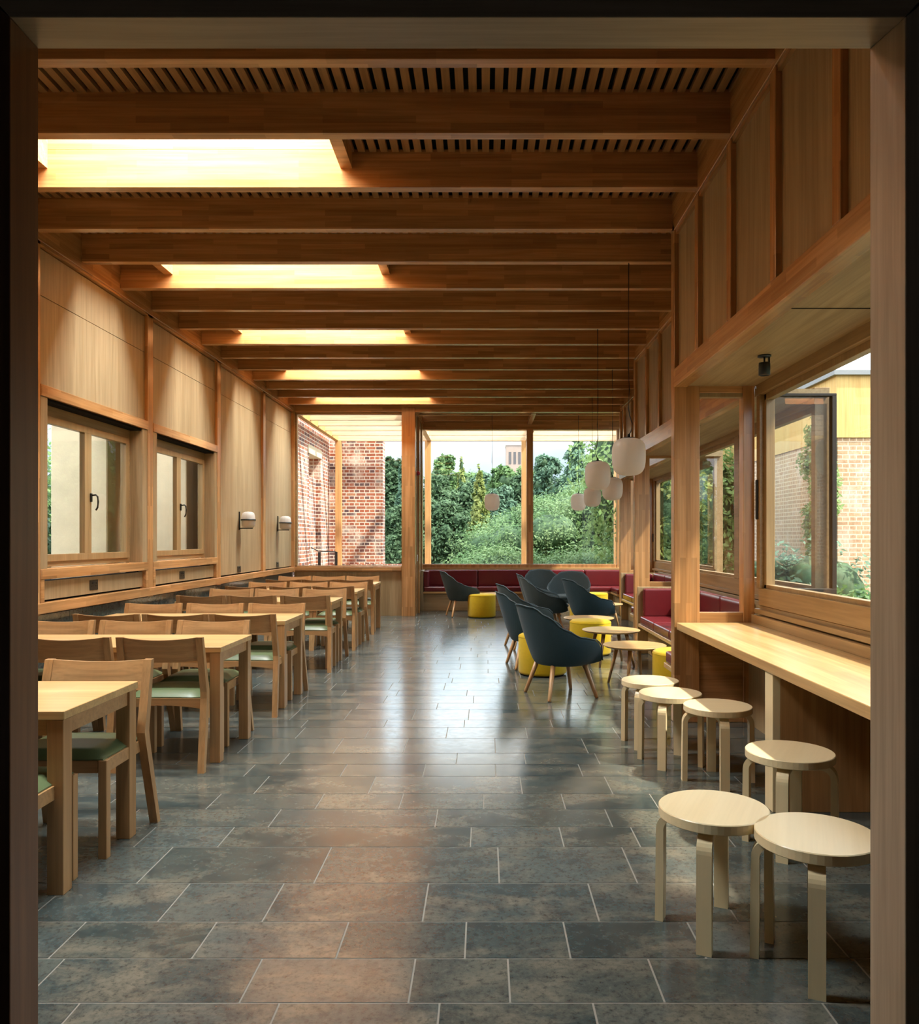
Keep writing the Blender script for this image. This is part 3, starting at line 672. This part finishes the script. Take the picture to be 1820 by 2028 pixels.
# ------------------------------------------------------------------ lounge chairs, poufs, round tables
def make_armchair(fab):
    c = empty('lounge_chair'); zb = .285
    T, V = 41, 13; vs_ = []
    def lerp(x, pts):
        for (a, p), (b_, q) in zip(pts, pts[1:]):
            if x <= b_:
                t_ = (x - a) / (b_ - a); t_ = t_ * t_ * (3 - 2 * t_); return p + (q - p) * t_
        return pts[-1][1]
    rim = [(0, .825), (28, .81), (48, .735), (70, .625), (92, .555), (114, .53), (130, .49), (139, .33)]
    amax = 139
    for i in range(T):
        th = -amax + 2 * amax * i / (T - 1); ab = abs(th); rz = lerp(ab, rim); s, k = math.sin(R(th)), math.cos(R(th))
        for j in range(V):
            v = j / (V - 1); e = math.sin(v * math.pi / 2) ** .75
            a = .235 + (.375 - .235) * e; bb = .215 + (.315 - .215) * e
            lean = .09 * v * v * max(0, k)
            front = 1.0 + (.22 * e if k < 0 else 0)
            vs_.append((a * s * (1 + .05 * max(0, k)), -bb * k * front - lean, zb + (rz - zb) * v ** 1.15))
    fs = [(i * V + j, (i + 1) * V + j, (i + 1) * V + j + 1, i * V + j + 1) for i in range(T - 1) for j in range(V - 1)]
    sh = MB(); sh.add(vs_, fs, True); o = sh.build('shell', fab, c)
    so_ = o.modifiers.new('thick', 'SOLIDIFY'); so_.thickness = .022; so_.offset = -1
    sb = o.modifiers.new('smooth', 'SUBSURF'); sb.levels = 1; sb.render_levels = 1
    pan = MB(); pan.lathe([(0, .278), (.12, .279), (.19, .288), (.235, .315), (.26, .36), (.24, .375), (0, .375)], (0, .01, 0), 40)
    pan.v = [(x * 1.0, y * (1.22 if y > 0 else .98), z) for x, y, z in pan.v]; pan.build('seat_pan', fab, c)
    cu = MB(); cu.lathe([(0, .355), (.23, .36), (.268, .378), (.275, .40), (.262, .425), (.20, .436), (0, .44)], (0, .02, 0), 40)
    cu.v = [(x, y * (1.18 if y > 0 else .92), z) for x, y, z in cu.v]; cu.build('seat_cushion', fab, c)
    pp = [(vs_[i * V + V - 1][0], vs_[i * V + V - 1][1], vs_[i * V + V - 1][2] + .002) for i in range(T)]
    MB().tube(pp, .006, 6).build('rim_piping', 'piping', c)
    for sx in (-1, 1):
        for sy in (-1, 1):
            top = (sx * .155, sy * .15, .31); ft = (sx * .245, sy * .235, 0)
            MB().tube([ft, tuple(f + (t_ - f) * .06 for f, t_ in zip(ft, top)), top], [.0145, .0165, .023], 12).build('leg', 'oak_furniture_Z', c)
    return c
AC = {}
ac = [(.68, 7.10, -68, 'teal_fabric', 'dark teal tub chair closest to us, beside the round oak table'), (.52, 8.72, -80, 'teal_fabric', 'dark teal tub chair just behind the nearest one'),
      (.55, 10.25, -78, 'grey_fabric', 'grey tub chair third along the aisle, behind two teal ones'), (.93, 12.0, -85, 'grey_fabric', 'dark grey tub chair in front of its twin in the middle of the lounge'),
      (.93, 13.15, -85, 'grey_fabric', 'dark grey tub chair half hidden behind its twin in the middle of the lounge'), (1.47, 13.85, 165, 'grey_fabric', 'grey tub chair turned to face us in front of the red bench'),
      (1.12, 14.75, -170, 'grey_fabric', 'grey tub chair mostly hidden close to the far red bench'), (1.53, 11.55, -72, 'teal_fabric', 'blue teal tub chair near the small table by the far column'),
      (-.42, 14.42, -75, 'grey_fabric', 'grey tub chair standing alone left of the yellow pouf')]
for (x, y, a, fb, lb) in ac:
    if fb not in AC: AC[fb] = make_armchair(fb); o = AC[fb]
    else: o = copy_tree(AC[fb])
    o.location = (x, y, 0); o.rotation_euler = (0, 0, R(a)); tag(o, lb, 'armchair', 'fabric tub chairs in the lounge')

def make_pouf():
    p = empty('pouf'); r = .25
    prof = [(0, .012), (r - .02, .012), (r - .005, .02), (r, .04), (r, .385), (r - .006, .405), (r - .03, .418), (0, .424)]
    MB().lathe(prof, n=48).build('cover', 'yellow_fabric', p); MB().lathe([(r - .03, 0), (r - .03, .013)], n=32).build('base', 'black_metal', p)
    z = MB(); z.tube([(r * math.cos(a / 30 * 2 * math.pi) * 1.001, r * math.sin(a / 30 * 2 * math.pi) * 1.001, .392) for a in range(31)], .003, 5); z.build('seam', 'yellow_fabric', p)
    return p
pf = None
for (x, y, lb) in [(-.055, 14.2, 'yellow round pouf beside the lone grey tub chair'), (.60, 8.22, 'yellow round pouf tucked behind the nearest teal tub chair'), (1.285, 9.62, 'yellow round pouf behind the middle round oak table'),
                   (1.74, 7.0, 'yellow round pouf half hidden by the nearest column'), (1.62, 12.75, 'yellow round pouf under the blue teal tub chair'), (2.02, 14.55, 'yellow round pouf by the far red bench corner')]:
    if pf is None: pf = make_pouf(); o = pf
    else: o = copy_tree(pf)
    o.location = (x, y, 0); tag(o, lb, 'pouf', 'yellow poufs in the lounge')

def make_round():
    t_ = empty('round_table'); r = .30
    MB().lathe([(0, .368), (r - .022, .368), (r, .384), (r, .388), (r - .002, .390), (0, .390)], n=56, smooth=False).build('tabletop', 'oak_top_X', t_)
    for k in range(4):
        a = math.pi / 2 * k + math.pi / 4; d = (math.cos(a), math.sin(a))
        MB().tube([(d[0] * .26, d[1] * .26, 0), (d[0] * .17, d[1] * .17, .369)], [.011, .021], 12).build('leg', 'oak_furniture_Z', t_)
    return t_
rt = None
for (x, y, a, sc_, lb) in [(1.437, 7.58, 20, 1.0, 'low round oak table nearest us, beside the closest teal tub chair'), (1.414, 8.85, 10, 1.07, 'low round oak table behind the nearest round one'),
                       (1.343, 10.2, 30, 1.08, 'low round oak table in front of the yellow pouf, third from us'), (1.85, 12.4, 15, 1.05, 'low round table by the far column beside a teal tub chair'), (.26, 14.75, 0, 1.0, 'low round table right of the far yellow pouf')]:
    if rt is None: rt = make_round(); o = rt
    else: o = copy_tree(rt)
    o.location = (x, y, 0); o.rotation_euler = (0, 0, R(a)); o.scale = (sc_, sc_, 1); tag(o, lb, 'table', 'low round oak tables')

# ------------------------------------------------------------------ benches
def side_bench(x0, y0, y1, xb, label, ym, near_x):
    """long seat along the window with a panelled far end and a short return behind the column"""
    b_ = empty('bench', ((x0 + xb) / 2, (y0 + y1) / 2, 0)); tag(b_, label, 'bench', 'red leather benches in the window bays')
    def P(name, mt, lst, r=None, bv=.003):
        q = MB()
        for a in lst:
            a = (a[0] - b_.location.x, a[1] - b_.location.x, a[2] - b_.location.y, a[3] - b_.location.y, a[4], a[5])
            if r: rbox(q, *a, r, 4)
            else: q.box(*a, bv)
        return q.build(name, mt, b_)
    xs = xb - .12
    P('plinth', 'oak_panel_Y', [(x0 + .12, xb, ym, y1, 0, .33)])
    P('seat_board', 'oak_top_Y', [(x0, xb, ym, y1, .33, .37)])
    P('far_panel', 'oak_panel_Z', [(x0 - .005, xb, y1, y1 + .05, .0, .815)])
    n = 3; st_ = (y1 - ym - .1) / n
    for k in range(n): P('seat_cushion', 'red_leather', [(x0 + .002, xs + .02, ym + k * st_ + .003, ym + (k + 1) * st_ - .003, .372, .468)], r=.035)
    for k in range(n): P('back_cushion', 'red_leather', [(xs, xb - .01, ym + k * st_ + .003, ym + (k + 1) * st_ - .003, .46, .815)], r=.045)
    P('end_cushion', 'red_leather', [(x0 + .05, xs, y1 - .09, y1 - .005, .455, .80)], r=.03)
    P('back_rail', 'oak_panel_Y', [(xb - .01, xb + .02, y0, y1, .37, .835)])
    # short return next to the column
    P('return_plinth', 'oak_panel_X', [(near_x + .08, xb, y0, y0 + .40, 0, .33)]); P('return_board', 'oak_top_X', [(near_x, xb, y0, y0 + .45, .33, .37)])
    P('return_cushion', 'red_leather', [(near_x + .01, x0 - .004, y0 + .01, y0 + .44, .372, .468)], r=.035)
    return b_
side_bench(1.88, 6.17, 9.68, 2.52, 'red leather and oak bench in the middle window bay behind the round tables', 7.32, 1.50)
side_bench(2.375, 10.54, 13.72, 3.02, 'red leather and oak bench in the side bay beyond the second column', 11.05, 2.02)
b_ = empty('bench', (.75, 15.7, 0)); tag(b_, 'long red leather bench under the far windows', 'bench', 'red leather benches in the window bays')
def P(name, mt, lst, r=None, bv=.003):
    q = MB()
    for a in lst:
        a = (a[0] - .75, a[1] - .75, a[2] - 15.7, a[3] - 15.7, a[4], a[5])
        if r: rbox(q, *a, r, 4)
        else: q.box(*a, bv)
    return q.build(name, mt, b_)
P('plinth', 'oak_panel_X', [(-1.2, 3.03, 15.45, 15.96, 0, .34)]); P('seat_board', 'oak_top_X', [(-1.2, 3.03, 15.40, 15.96, .34, .375)])
P('end_panel', 'oak_panel_Z', [(-1.25, -1.20, 15.38, 15.96, 0, .79)]); P('end_cushion', 'red_leather', [(-1.195, -1.10, 15.42, 15.93, .47, .775)], r=.03)
for a, c in ((-1.19, -.14), (-.14, .93), (.93, 2.0), (2.0, 3.02)):
    P('back_cushion', 'red_leather', [(a + .003, c - .003, 15.83, 15.955, .46, .785)], r=.04); P('seat_cushion', 'red_leather', [(a + .003, c - .003, 15.405, 15.85, .377, .47)], r=.035)
P('side_board', 'oak_top_Y', [(2.45, 3.03, 14.62, 15.39, .34, .375)]); P('side_plinth', 'oak_panel_Y', [(2.5, 3.03, 14.62, 15.39, 0, .34)])
P('side_cushion', 'red_leather', [(2.452, 3.02, 14.63, 15.40, .377, .47)], r=.035)

# ------------------------------------------------------------------ lamps
def make_pendant(ztop):
    """origin at shade centre"""
    p = empty('pendant_lamp'); w, hh = .145, .162
    prof = []
    for j in range(25):
        a = math.pi * j / 24 - math.pi / 2; e = .62
        prof.append((w * abs(math.cos(a)) ** e, hh * (abs(math.sin(a)) ** e) * (1 if a > 0 else -1)))
    prof = [(r_ * (1 + .03 * z / hh), z) for r_, z in prof]; prof[0] = (0, -hh); prof[-1] = (0, hh)
    MB().lathe(prof, n=40).build('shade', 'opal_glass', p)
    MB().lathe([(.0, hh - .004), (.052, hh - .004), (.052, hh + .006), (.012, hh + .010), (.011, hh + .034), (0, hh + .034)], n=24).build('cap', 'black_metal', p)
    z1 = ztop; b_ = random.uniform(.7, 1.2) * random.choice((-1, 1)); pts = [(0, 0, hh + .03)]
    for zz, xx in ((.05, -.012), (.08, -.022), (.13, -.024), (.19, -.008), (.26, .004), (.42, -.004), (.6, .003)): pts.append((xx * b_, .3 * xx, hh + zz))
    pts += [(0, 0, z1)]
    MB().tube(pts, .0048, 6).build('cord', 'black_metal', p)
    return p
pl = [(1.247, BEAM_Y[6] + .037, 2.113, ZB, 'nearest and largest in view'), (1.285, BEAM_Y[9] + .037, 2.125, ZB, 'second nearest, hanging left of the largest'), (1.80, BEAM_Y[12] + .037, 2.11, ZB, 'third nearest, below and behind the largest'),
      (1.81, BEAM_Y[15] + .037, 2.11, ZB, 'partly hidden below the second nearest'), (1.79, 15.09, 2.11, ZB - .02, 'in the far bay, at the left edge of the cluster'), (.14, 15.09, 2.11, ZB - .02, 'hanging alone before the left far pane')]
for (x, y, z, zt, lb) in pl:
    o = make_pendant(zt - z); o.location = (x, y, z); tag(o, 'rounded white glass pendant, ' + lb, 'pendant lamp', 'white glass pendant lamps')
def make_wall_lamp():
    p = empty('wall_lamp')
    q = MB(); q.box(0, .016, -.012, .012, -.13, .13, .002); q.box(.01, .20, -.012, .012, -.116, -.100, .002); q.build('bracket', 'black_metal', p)
    MB().lathe([(.092, .004), (.106, .004), (.106, .022), (.092, .022), (.092, .004)], (.135, 0, 0), 32).build('band', 'black_metal', p)
    prof = [(0, -.10), (.055, -.098), (.082, -.085), (.093, -.06), (.096, -.02), (.096, .004), (.096, .022), (.092, .07), (.078, .11), (.05, .126), (0, .130)]
    MB().lathe(prof, (.135, 0, 0), 32).build('shade', 'opal_glass', p)
    return p
wl = None
for (y, z, lb) in ((11.30, 1.665, 'nearer'), (13.40, 1.665, 'farther')):
    if wl is None: wl = make_wall_lamp(); o = wl
    else: o = copy_tree(wl)
    o.location = (XL - .035, y, z); tag(o, 'white glass wall lamp with black ring bracket, the %s of two on the left wall' % lb, 'wall lamp', 'wall lamps on the left wall')
sp = empty('spotlight', (1.78, 5.03, 2.57)); tag(sp, 'small black adjustable spotlight on the oak soffit above the worktop', 'spotlight')
MB().lathe([(.042, 0), (.042, -.010), (0, -.012)], n=28).build('ceiling_plate', 'black_metal', sp)
q = MB().tube([(0, 0, -.01), (0, 0, -.05)], .006); q.box(.025, .033, -.01, .01, -.09, -.008); q.build('bracket', 'black_metal', sp)
MB().lathe([(0, -.045), (.034, -.047), (.036, -.06), (.036, -.125), (.030, -.128), (.028, -.115), (0, -.115)], n=28).build('lamp_head', 'black_metal', sp)

# sockets
def make_socket():
    s = empty('wall_socket'); MB().box(0, .006, -.073, .073, -.045, .045, .002).build('plate', 'socket_bronze', s)
    q = MB()
    for y in (-.036, .036):
        q.box(.0055, .0066, y - .004, y + .004, .010, .022); q.box(.0055, .0066, y - .016, y - .010, -.012, -.004); q.box(.0055, .0066, y + .010, y + .016, -.012, -.004)
    q.build('pin_holes', 'dark_gap', s); q = MB()
    for y in (-.014, .014): q.box(.006, .010, y - .006, y + .006, .012, .030, .001)
    q.build('switch', 'black_metal', s); return s
sk0 = None
for (y, z, lb) in ((7.10, .99, 'under the nearer left window'), (9.17, .985, 'under the farther left window'), (11.3, .97, 'below the nearer wall lamp'), (13.4, .97, 'below the farther wall lamp')):
    if sk0 is None: sk0 = make_socket(); o = sk0
    else: o = copy_tree(sk0)
    o.location = (XL - .035, y, z); tag(o, 'bronze double wall socket ' + lb, 'socket', 'bronze double sockets on the left wall')
fa_ = empty('alarm_sounder', (-1.262, 14.62, 2.62)); tag(fa_, 'small red alarm sounder beside the broad oak post', 'alarm')
MB().lathe([(.045, 0), (.045, .02), (.04, .05), (.02, .065), (0, .068)], n=24, axis='X').build('dome', 'red_plastic', fa_); MB().lathe([(.05, -.008), (.05, .003)], n=24, axis='X').build('mount', 'white_plastic', fa_)
o = MB().box(-.002, .012, -.04, .04, -.06, .06, .003).build('call_point', 'white_plastic'); o.location = (-1.262, 14.72, 1.05); tag(o, 'small white control box on the side wall of the bench bay', 'wall control')

# ------------------------------------------------------------------ outdoors
g_ = MB(); g_.box(-40, 40, 18.9, 90, -1.3, -1.0); g_.box(-40, XL - .25, -10, 18.9, -.3, -.1); g_.box(3.3, 40, -10, 22, -.3, -.1)
st('ground', g_, 'soil', 'planted ground outside the building')
st('terrace', bx(-5.0, 4.2, 16.13, 18.9, -.3, -.06), 'paving', 'paved terrace outside the far windows')
# pergola
for k, y in enumerate((14.75, 15.45, 16.2, 16.95, 17.7)):
    if y < 16: st('pergola_beam', bx(-3.45, -1.42, y, y + .06, 3.73, 3.95, .002), 'pergola_wood', 'short pale pergola rafter beside the bench bay')
    else: st('pergola_beam', bx(-3.45, 3.3, y, y + .06, 3.73, 3.95, .002), 'pergola_wood', 'long pale pergola rafter over the terrace')
st('pergola_beam', bx(-3.52, 3.3, 18.45, 18.56, 3.70, 3.95, .002), 'pergola_wood', 'outermost pale pergola beam on the posts')
st('pergola_beam', bx(-3.52, -3.42, 14.6, 18.45, 3.70, 3.95, .002), 'outdoor_wood', 'pergola edge beam along the old brick wall')
for x in (-1.30, 1.0, 3.1): st('pergola_beam', bx(x - .05, x + .05, 16.2, 18.45, 3.70, 3.92, .002), 'pergola_wood', 'pergola cross beam running outwards to a post')
for x, lb in ((-3.42, 'before the brick pier'), (-1.33, 'outside the left far pane'), (.93, 'outside the middle of the far windows'), (3.1, 'at the right end of the pergola')):
    st('pergola_post', bx(x - .07, x + .07, 18.44, 18.57, -.06, 3.71, .003), 'post_wood', 'square pale pergola post ' + lb)
# old brick walls
q = MB(); XW = -3.68; N0, N1 = 16.55, 17.70
q.box(XW - .45, XW, 14.55, N0, -.1, 5.4); q.box(XW - .45, XW, N1, 18.8, -.1, 5.4); q.box(XW - .45, XW, N0, N1, 3.39, 5.4); q.box(XW - .45, XW - .10, N0, N1, -.1, 2.75); q.box(XW - .45, XW - .32, N0, N1, 2.75, 3.39)
q.box(XW - .45, -2.43, 18.8, 19.25, -.1, 4.3)
st('brick_wall', q, 'old_brick', 'weathered red brick wall with a blocked window left of the terrace')
st('stone_lintel', bx(XW - .30, XW + .015, N0 - .1, N1 + .1, 3.20, 3.39, .004), 'cream_stone', 'cream stone lintel in the weathered brick wall')
q = MB(); q.box(-3.6, 4.2, 18.62, 18.79, -.1, .735)
st('parapet', q, 'old_brick', 'low brick parapet at the terrace edge')
q = MB(); n = 100
for k in range(n):
    x = -3.6 + k * .078; q.box(x, x + .066, 18.60, 18.81, .737, .812, .003)
q.cur = 1; q.box(-3.6, 4.2, 18.61, 18.80, .736, .805)
st('parapet_coping', q, ['old_brick', 'cream_stone'], 'brick on edge coping along the parapet')
hr = empty('handrail', (-3.3, 17.2, 0)); tag(hr, 'thin black handrail on two posts by the old brick wall', 'handrail')
for dx, dy in ((-.32, .1), (0, .35)): MB().box(dx - .03, dx + .03, dy - .006, dy + .006, -.06, 1.12 - dx * .0 - (0.0 if dx else -.0)).build('post', 'black_metal', hr)
MB().tube([(-.62, -.1, 1.30), (-.34, .1, 1.14), (0, .35, 1.12)], .012, 8).build('rail', 'black_metal', hr)
# right courtyard
q = MB(); q.box(6.25, 14.5, 14.0, 20.6, -.1, 3.2)
st('brick_wall', q, 'orange_brick', 'sunlit orange brick outbuilding across the right courtyard')
q = MB(); q.box(6.22, 14.6, 13.97, 20.63, 3.2, 4.30); q.cur = 1; q.box(6.15, 14.7, 13.9, 20.7, 4.30, 4.38)
st('trim_50', q, ['outdoor_wood', 'roof_grey'], 'pale timber band under the outbuilding roof')
# left stone piers and eaves
for (y, lb) in ((8.12, 'nearer'), (10.28, 'farther'), (6.0, 'nearest')):
    st('stone_pier', bx(-4.46, -3.88, y, y + .5, -.1, 2.62, .01), 'rendered_stone', 'rough beige stone pier outside the left windows, the %s' % lb)
st('eaves', bx(-4.0, XL - .23, 3.0, 14.3, 2.62, 2.75), 'outdoor_wood', 'timber eaves board above the stone piers')
# distant tower
tw_ = MB(); tx, ty = 13.0, 300.0; hw = 5.0
tw_.box(tx - hw, tx + hw, ty - hw, ty + hw, -5, 36.5); tw_.cur = 1; tw_.box(tx - hw - .2, tx + hw + .2, ty - hw - .2, ty + hw + .2, 36.5, 37.3)
tw_.cur = 0; tw_.hexa([(tx - hw, ty - hw, 37.3), (tx + hw, ty - hw, 37.3), (tx + hw, ty + hw, 37.3), (tx - hw, ty + hw, 37.3), (tx - 3.4, ty - 3.4, 40.6), (tx + 3.4, ty - 3.4, 40.6), (tx + 3.4, ty + 3.4, 40.6), (tx - 3.4, ty + 3.4, 40.6)])
tw_.cur = 2
for k in range(5): tw_.box(tx - 4.0 + k * 1.75, tx - 3.1 + k * 1.75, ty - hw - .1, ty - hw + .1, 29.5, 34)
o = tw_.build('tower', ['tower_brick', 'cream_stone', 'tower_recess']); tag(o, 'pale brick tower with a stepped top far beyond the trees', 'tower')

# ---- vegetation
rng = random.Random(3)
def leafcloud(blobs, n, size, coref=.70, up=.35):
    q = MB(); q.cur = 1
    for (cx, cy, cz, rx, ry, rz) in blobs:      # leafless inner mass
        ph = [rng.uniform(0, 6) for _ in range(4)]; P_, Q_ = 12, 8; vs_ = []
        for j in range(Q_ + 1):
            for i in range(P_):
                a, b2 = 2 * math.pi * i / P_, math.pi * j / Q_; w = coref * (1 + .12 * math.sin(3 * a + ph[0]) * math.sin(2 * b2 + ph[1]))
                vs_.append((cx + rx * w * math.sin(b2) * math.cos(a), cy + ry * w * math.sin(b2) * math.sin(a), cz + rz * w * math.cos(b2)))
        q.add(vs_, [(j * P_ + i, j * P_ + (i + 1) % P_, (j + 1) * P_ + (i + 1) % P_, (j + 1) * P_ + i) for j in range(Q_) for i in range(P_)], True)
    q.cur = 0; tot = sum(b2[3] * b2[5] + b2[3] * b2[4] for b2 in blobs)
    V_, F_ = [], []
    for (cx, cy, cz, rx, ry, rz) in blobs:
        m_ = int(n * (rx * rz + rx * ry) / tot); cl = [Vector((rng.gauss(0, 1), rng.gauss(0, 1), rng.gauss(0, 1))).normalized() for _ in range(max(18, m_ // 40))]
        for k in range(m_):
            c = cl[rng.randrange(len(cl))]; d = (c + Vector((rng.gauss(0, .17), rng.gauss(0, .17), rng.gauss(0, .17))))
            rr = rng.uniform(.66, 1.14) * d.length; d.normalize(); rr = min(rr, 1.22)
            p = Vector((cx + rx * d.x * rr, cy + ry * d.y * rr, cz + rz * d.z * rr))
            nrm = (d + Vector((rng.uniform(-1, 1), rng.uniform(-1, 1), rng.uniform(-.6, 1) + up))).normalized()
            u = nrm.orthogonal().normalized(); w = nrm.cross(u); a = rng.uniform(0, 6.3); u, w = u * math.cos(a) + w * math.sin(a), w * math.cos(a) - u * math.sin(a)
            s = size * rng.uniform(.6, 1.3); o = len(V_)
            V_ += [p - u * s, p + w * s * .5, p + u * s, p - w * s * .5]; F_.append((o, o + 1, o + 2, o + 3))
    q.add(V_, F_); return q
def at(px, py, Y): return ((px - 960) * Y / 1565, 1.4 - (py - 1068) * Y / 1565)
def tree(kind, px, ytop, Y, wpx, lm, label, n=9000, size=.11, base=-1.0):
    cx, zt = at(px, ytop, Y); w = wpx * Y / 1565 / 2; r = empty('tree', (cx, Y, base)); tag(r, label, 'tree', 'trees beyond the terrace')
    hgt = zt - base; bl = []
    if kind == 'cone':
        k = 9
        for i in range(k):
            f = i / (k - 1); ww = w * (1.02 - f) ** .75 + .12 * w; bl.append((rng.uniform(-.08, .08) * w, 0, hgt * (.12 + .80 * f), ww, ww, hgt / k * .85))
    else:
        bl.append((0, 0, hgt * .52, w * .78, w * .78, hgt * .36))
        for i in range(17):
            a = i * 2.4; f = .30 + .62 * (i + .5) / 17; rad = w * rng.uniform(.24, .42); q_ = max(0.0, 1 - ((f - .5) / .52) ** 2) ** .5
            bl.append((math.cos(a) * w * .72 * q_, math.sin(a) * w * .6 * q_, min(hgt * f, hgt - rad), rad, rad, rad * rng.uniform(.8, 1.1)))
        for k in range(3): bl.append((rng.uniform(-.4, .4) * w, rng.uniform(-.2, .2) * w, hgt - w * (.30 + .12 * k), w * .32, w * .32, w * .30))
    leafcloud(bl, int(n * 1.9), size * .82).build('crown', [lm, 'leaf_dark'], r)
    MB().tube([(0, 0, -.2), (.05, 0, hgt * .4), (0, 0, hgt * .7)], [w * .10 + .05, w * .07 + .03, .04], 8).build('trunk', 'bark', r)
tree('round', 775, 905, 34, 70, 'leaf_dark', 'dark evergreen beside the brick pier, left of the broad post')
tree('cone', 800, 890, 31, 46, 'leaf_blue', 'pale feathery conifer partly behind the broad post')
tree('round', 878, 898, 46, 70, 'leaf_mid', 'round topped light green tree rising left in the far pane', size=.14)
tree('round', 862, 935, 35, 90, 'leaf_dark', 'dense dark evergreen filling the left of the far pane', n=12000)
tree('cone', 914, 905, 42, 40, 'leaf_yellow', 'thin brownish treetop between the round tree and the conifer', n=4000)
tree('round', 925, 955, 38, 80, 'leaf_dark', 'dark tree behind the slender yellow green conifer', n=9000)
tree('cone', 948, 925, 32, 52, 'leaf_yellow', 'slender yellow green conifer in the middle of the left far pane', n=9000)
tree('round', 1002, 922, 46, 90, 'leaf_mid', 'broad green tree below the distant tower', size=.14)
tree('round', 990, 962, 36, 72, 'leaf_blue', 'bluish green tree behind the lone pendant lamp')
tree('round', 1028, 940, 42, 60, 'leaf_dark', 'dark tree right of the bluish one beside the pergola post')
tree('round', 1090, 903, 46, 90, 'leaf_blue', 'rounded blue green tree in the left of the right far pane', size=.14)
tree('cone', 1142, 862, 44, 105, 'leaf_blue', 'tall dark pointed conifer in the right far pane', n=14000, size=.14)
tree('round', 1180, 898, 38, 70, 'leaf_bright', 'yellow green tree right of the pointed conifer', n=9000)
tree('round', 1222, 838, 34, 90, 'leaf_yellow', 'bright yellow green tree at the right edge of the far window', n=12000)
tree('round', 1262, 870, 40, 110, 'leaf_bright', 'broad bright tree seen past the right end of the pergola', n=9000)
tree('round', 925, 932, 54, 150, 'leaf_mid', 'wide hazy tree far behind the slender conifer', n=9000, size=.17)
tree('round', 975, 938, 52, 120, 'leaf_blue', 'hazy bluish tree far behind the lone pendant lamp', n=8000, size=.17)
tree('round', 1050, 925, 54, 130, 'leaf_mid', 'wide hazy tree far behind the mullion of the far windows', n=8000, size=.17)
tree('round', 1175, 905, 52, 140, 'leaf_mid', 'wide hazy tree far behind the pointed conifer', n=8000, size=.17)
tree('round', 868, 985, 27, 120, 'leaf_dark', 'low dark bushy tree just beyond the parapet in the left far pane', n=11000, size=.09)
tree('round', 778, 1000, 27, 60, 'leaf_dark', 'low dark bushy tree just beyond the parapet by the brick pier', n=7000, size=.09)
# ivy covered bank
bl = []
for i in range(46):
    px = rng.uniform(930, 1340); Y = rng.uniform(24.5, 31); f = (px - 930) / 300
    top = 1075 - 120 * min(1, f) ** .8 + (Y - 24.5) * -3.0 + rng.uniform(-8, 12); x, z = at(px, top, Y); rz = rng.uniform(.5, 1.0); bl.append((x, Y, z - rz, rng.uniform(.7, 1.3), 1.0, rz))
for i in range(26):
    px = rng.uniform(905, 1340); x, z = at(px, rng.uniform(1082, 1104), 24); bl.append((x, rng.uniform(22.5, 25), z - .7, rng.uniform(.8, 1.3), .9, .75))
for i in range(30):
    px = rng.uniform(930, 1340); f = (px - 930) / 300; x, z = at(px, 1100 - 70 * f * rng.random(), 24.5); bl.append((x, 25.5, z - .9, 1.1, 1.0, .95))
o = leafcloud(bl, 260000, .050).build('undergrowth', ['leaf_bank', 'leaf_dark']); tag(o, 'bank of bright green shrubs and ivy sloping down beyond the parapet', 'undergrowth', kind='stuff')
bk = MB(); bk.hexa([(-12, 26.5, -1.2), (14, 26.5, -1.2), (14, 33, -1.2), (-12, 33, -1.2), (-12, 31, -.6), (14, 31, 3.2), (14, 33, 3.2), (-12, 33, -.6)]); st('hill', bk, 'soil', 'planted slope under the green bank')
# right: greenery past the outbuilding
def shrub(name, x, y, z, r, rz, lm, label, n=5000, size=.05):
    e = empty(name, (x, y, z)); tag(e, label, 'shrub' if name == 'shrub' else 'tree', 'shrubs beside the building')
    bl = [(rng.uniform(-.5, .5) * r, rng.uniform(-.5, .5) * r, rz * rng.uniform(.3, .75), r * rng.uniform(.45, .7), r * rng.uniform(.45, .7), rz * rng.uniform(.3, .45)) for _ in range(8)]
    leafcloud(bl, n, size).build('foliage', [lm, 'leaf_dark'], e); MB().tube([(0, 0, -.1), (0, 0, rz * .5)], [.05, .03], 6).build('stem', 'bark', e)
shrub('shrub', 4.1, 10.3, -.1, .8, 1.25, 'leaf_blue', 'grey green shrub at the foot of the orange brick wall', 5000)
shrub('shrub', 4.3, 8.9, -.1, .7, .85, 'leaf_mid', 'low green shrub in front of the courtyard wall', 4000)
shrub('tree', 4.6, 20.5, -.1, 1.9, 5.0, 'leaf_bright', 'bushy bright tree beyond the orange outbuilding', 16000, .08)
shrub('tree', 7.6, 26, -.8, 3.0, 7.0, 'leaf_mid', 'taller green tree behind the bushy one on the right', 14000, .1)
shrub('tree', 3.7, 16.6, -.1, .9, 3.4, 'leaf_yellow', 'yellowish young tree outside the farthest side bay', 9000, .08)
q = MB(); iv = [(6.07, 14.1 + rng.uniform(.0, .5), z, .12, rng.uniform(.30, .62), .30) for z in [.4 + .27 * k for k in range(13)]]
o = leafcloud(iv, 6000, .045).build('ivy', ['leaf_bright', 'leaf_dark']); tag(o, 'green ivy climbing the corner of the orange brick outbuilding', 'ivy', kind='stuff')
shrub('shrub', -5.3, 8.6, -.1, .8, 2.6, 'leaf_blue', 'tall grey green shrub outside the nearer left window', 8000)
shrub('shrub', -5.6, 10.2, -.1, .8, 1.7, 'leaf_bright', 'bright green shrub farther along outside the left windows', 6000)
q = leafcloud([(-7.6, y, 1.2, .9, 1.3, 1.9) for y in (4, 6, 8, 10, 12, 14, 16)], 26000, .06)
o = q.build('hedge', ['leaf_mid', 'leaf_dark']); tag(o, 'tall green hedge beyond the stone piers on the left', 'hedge')
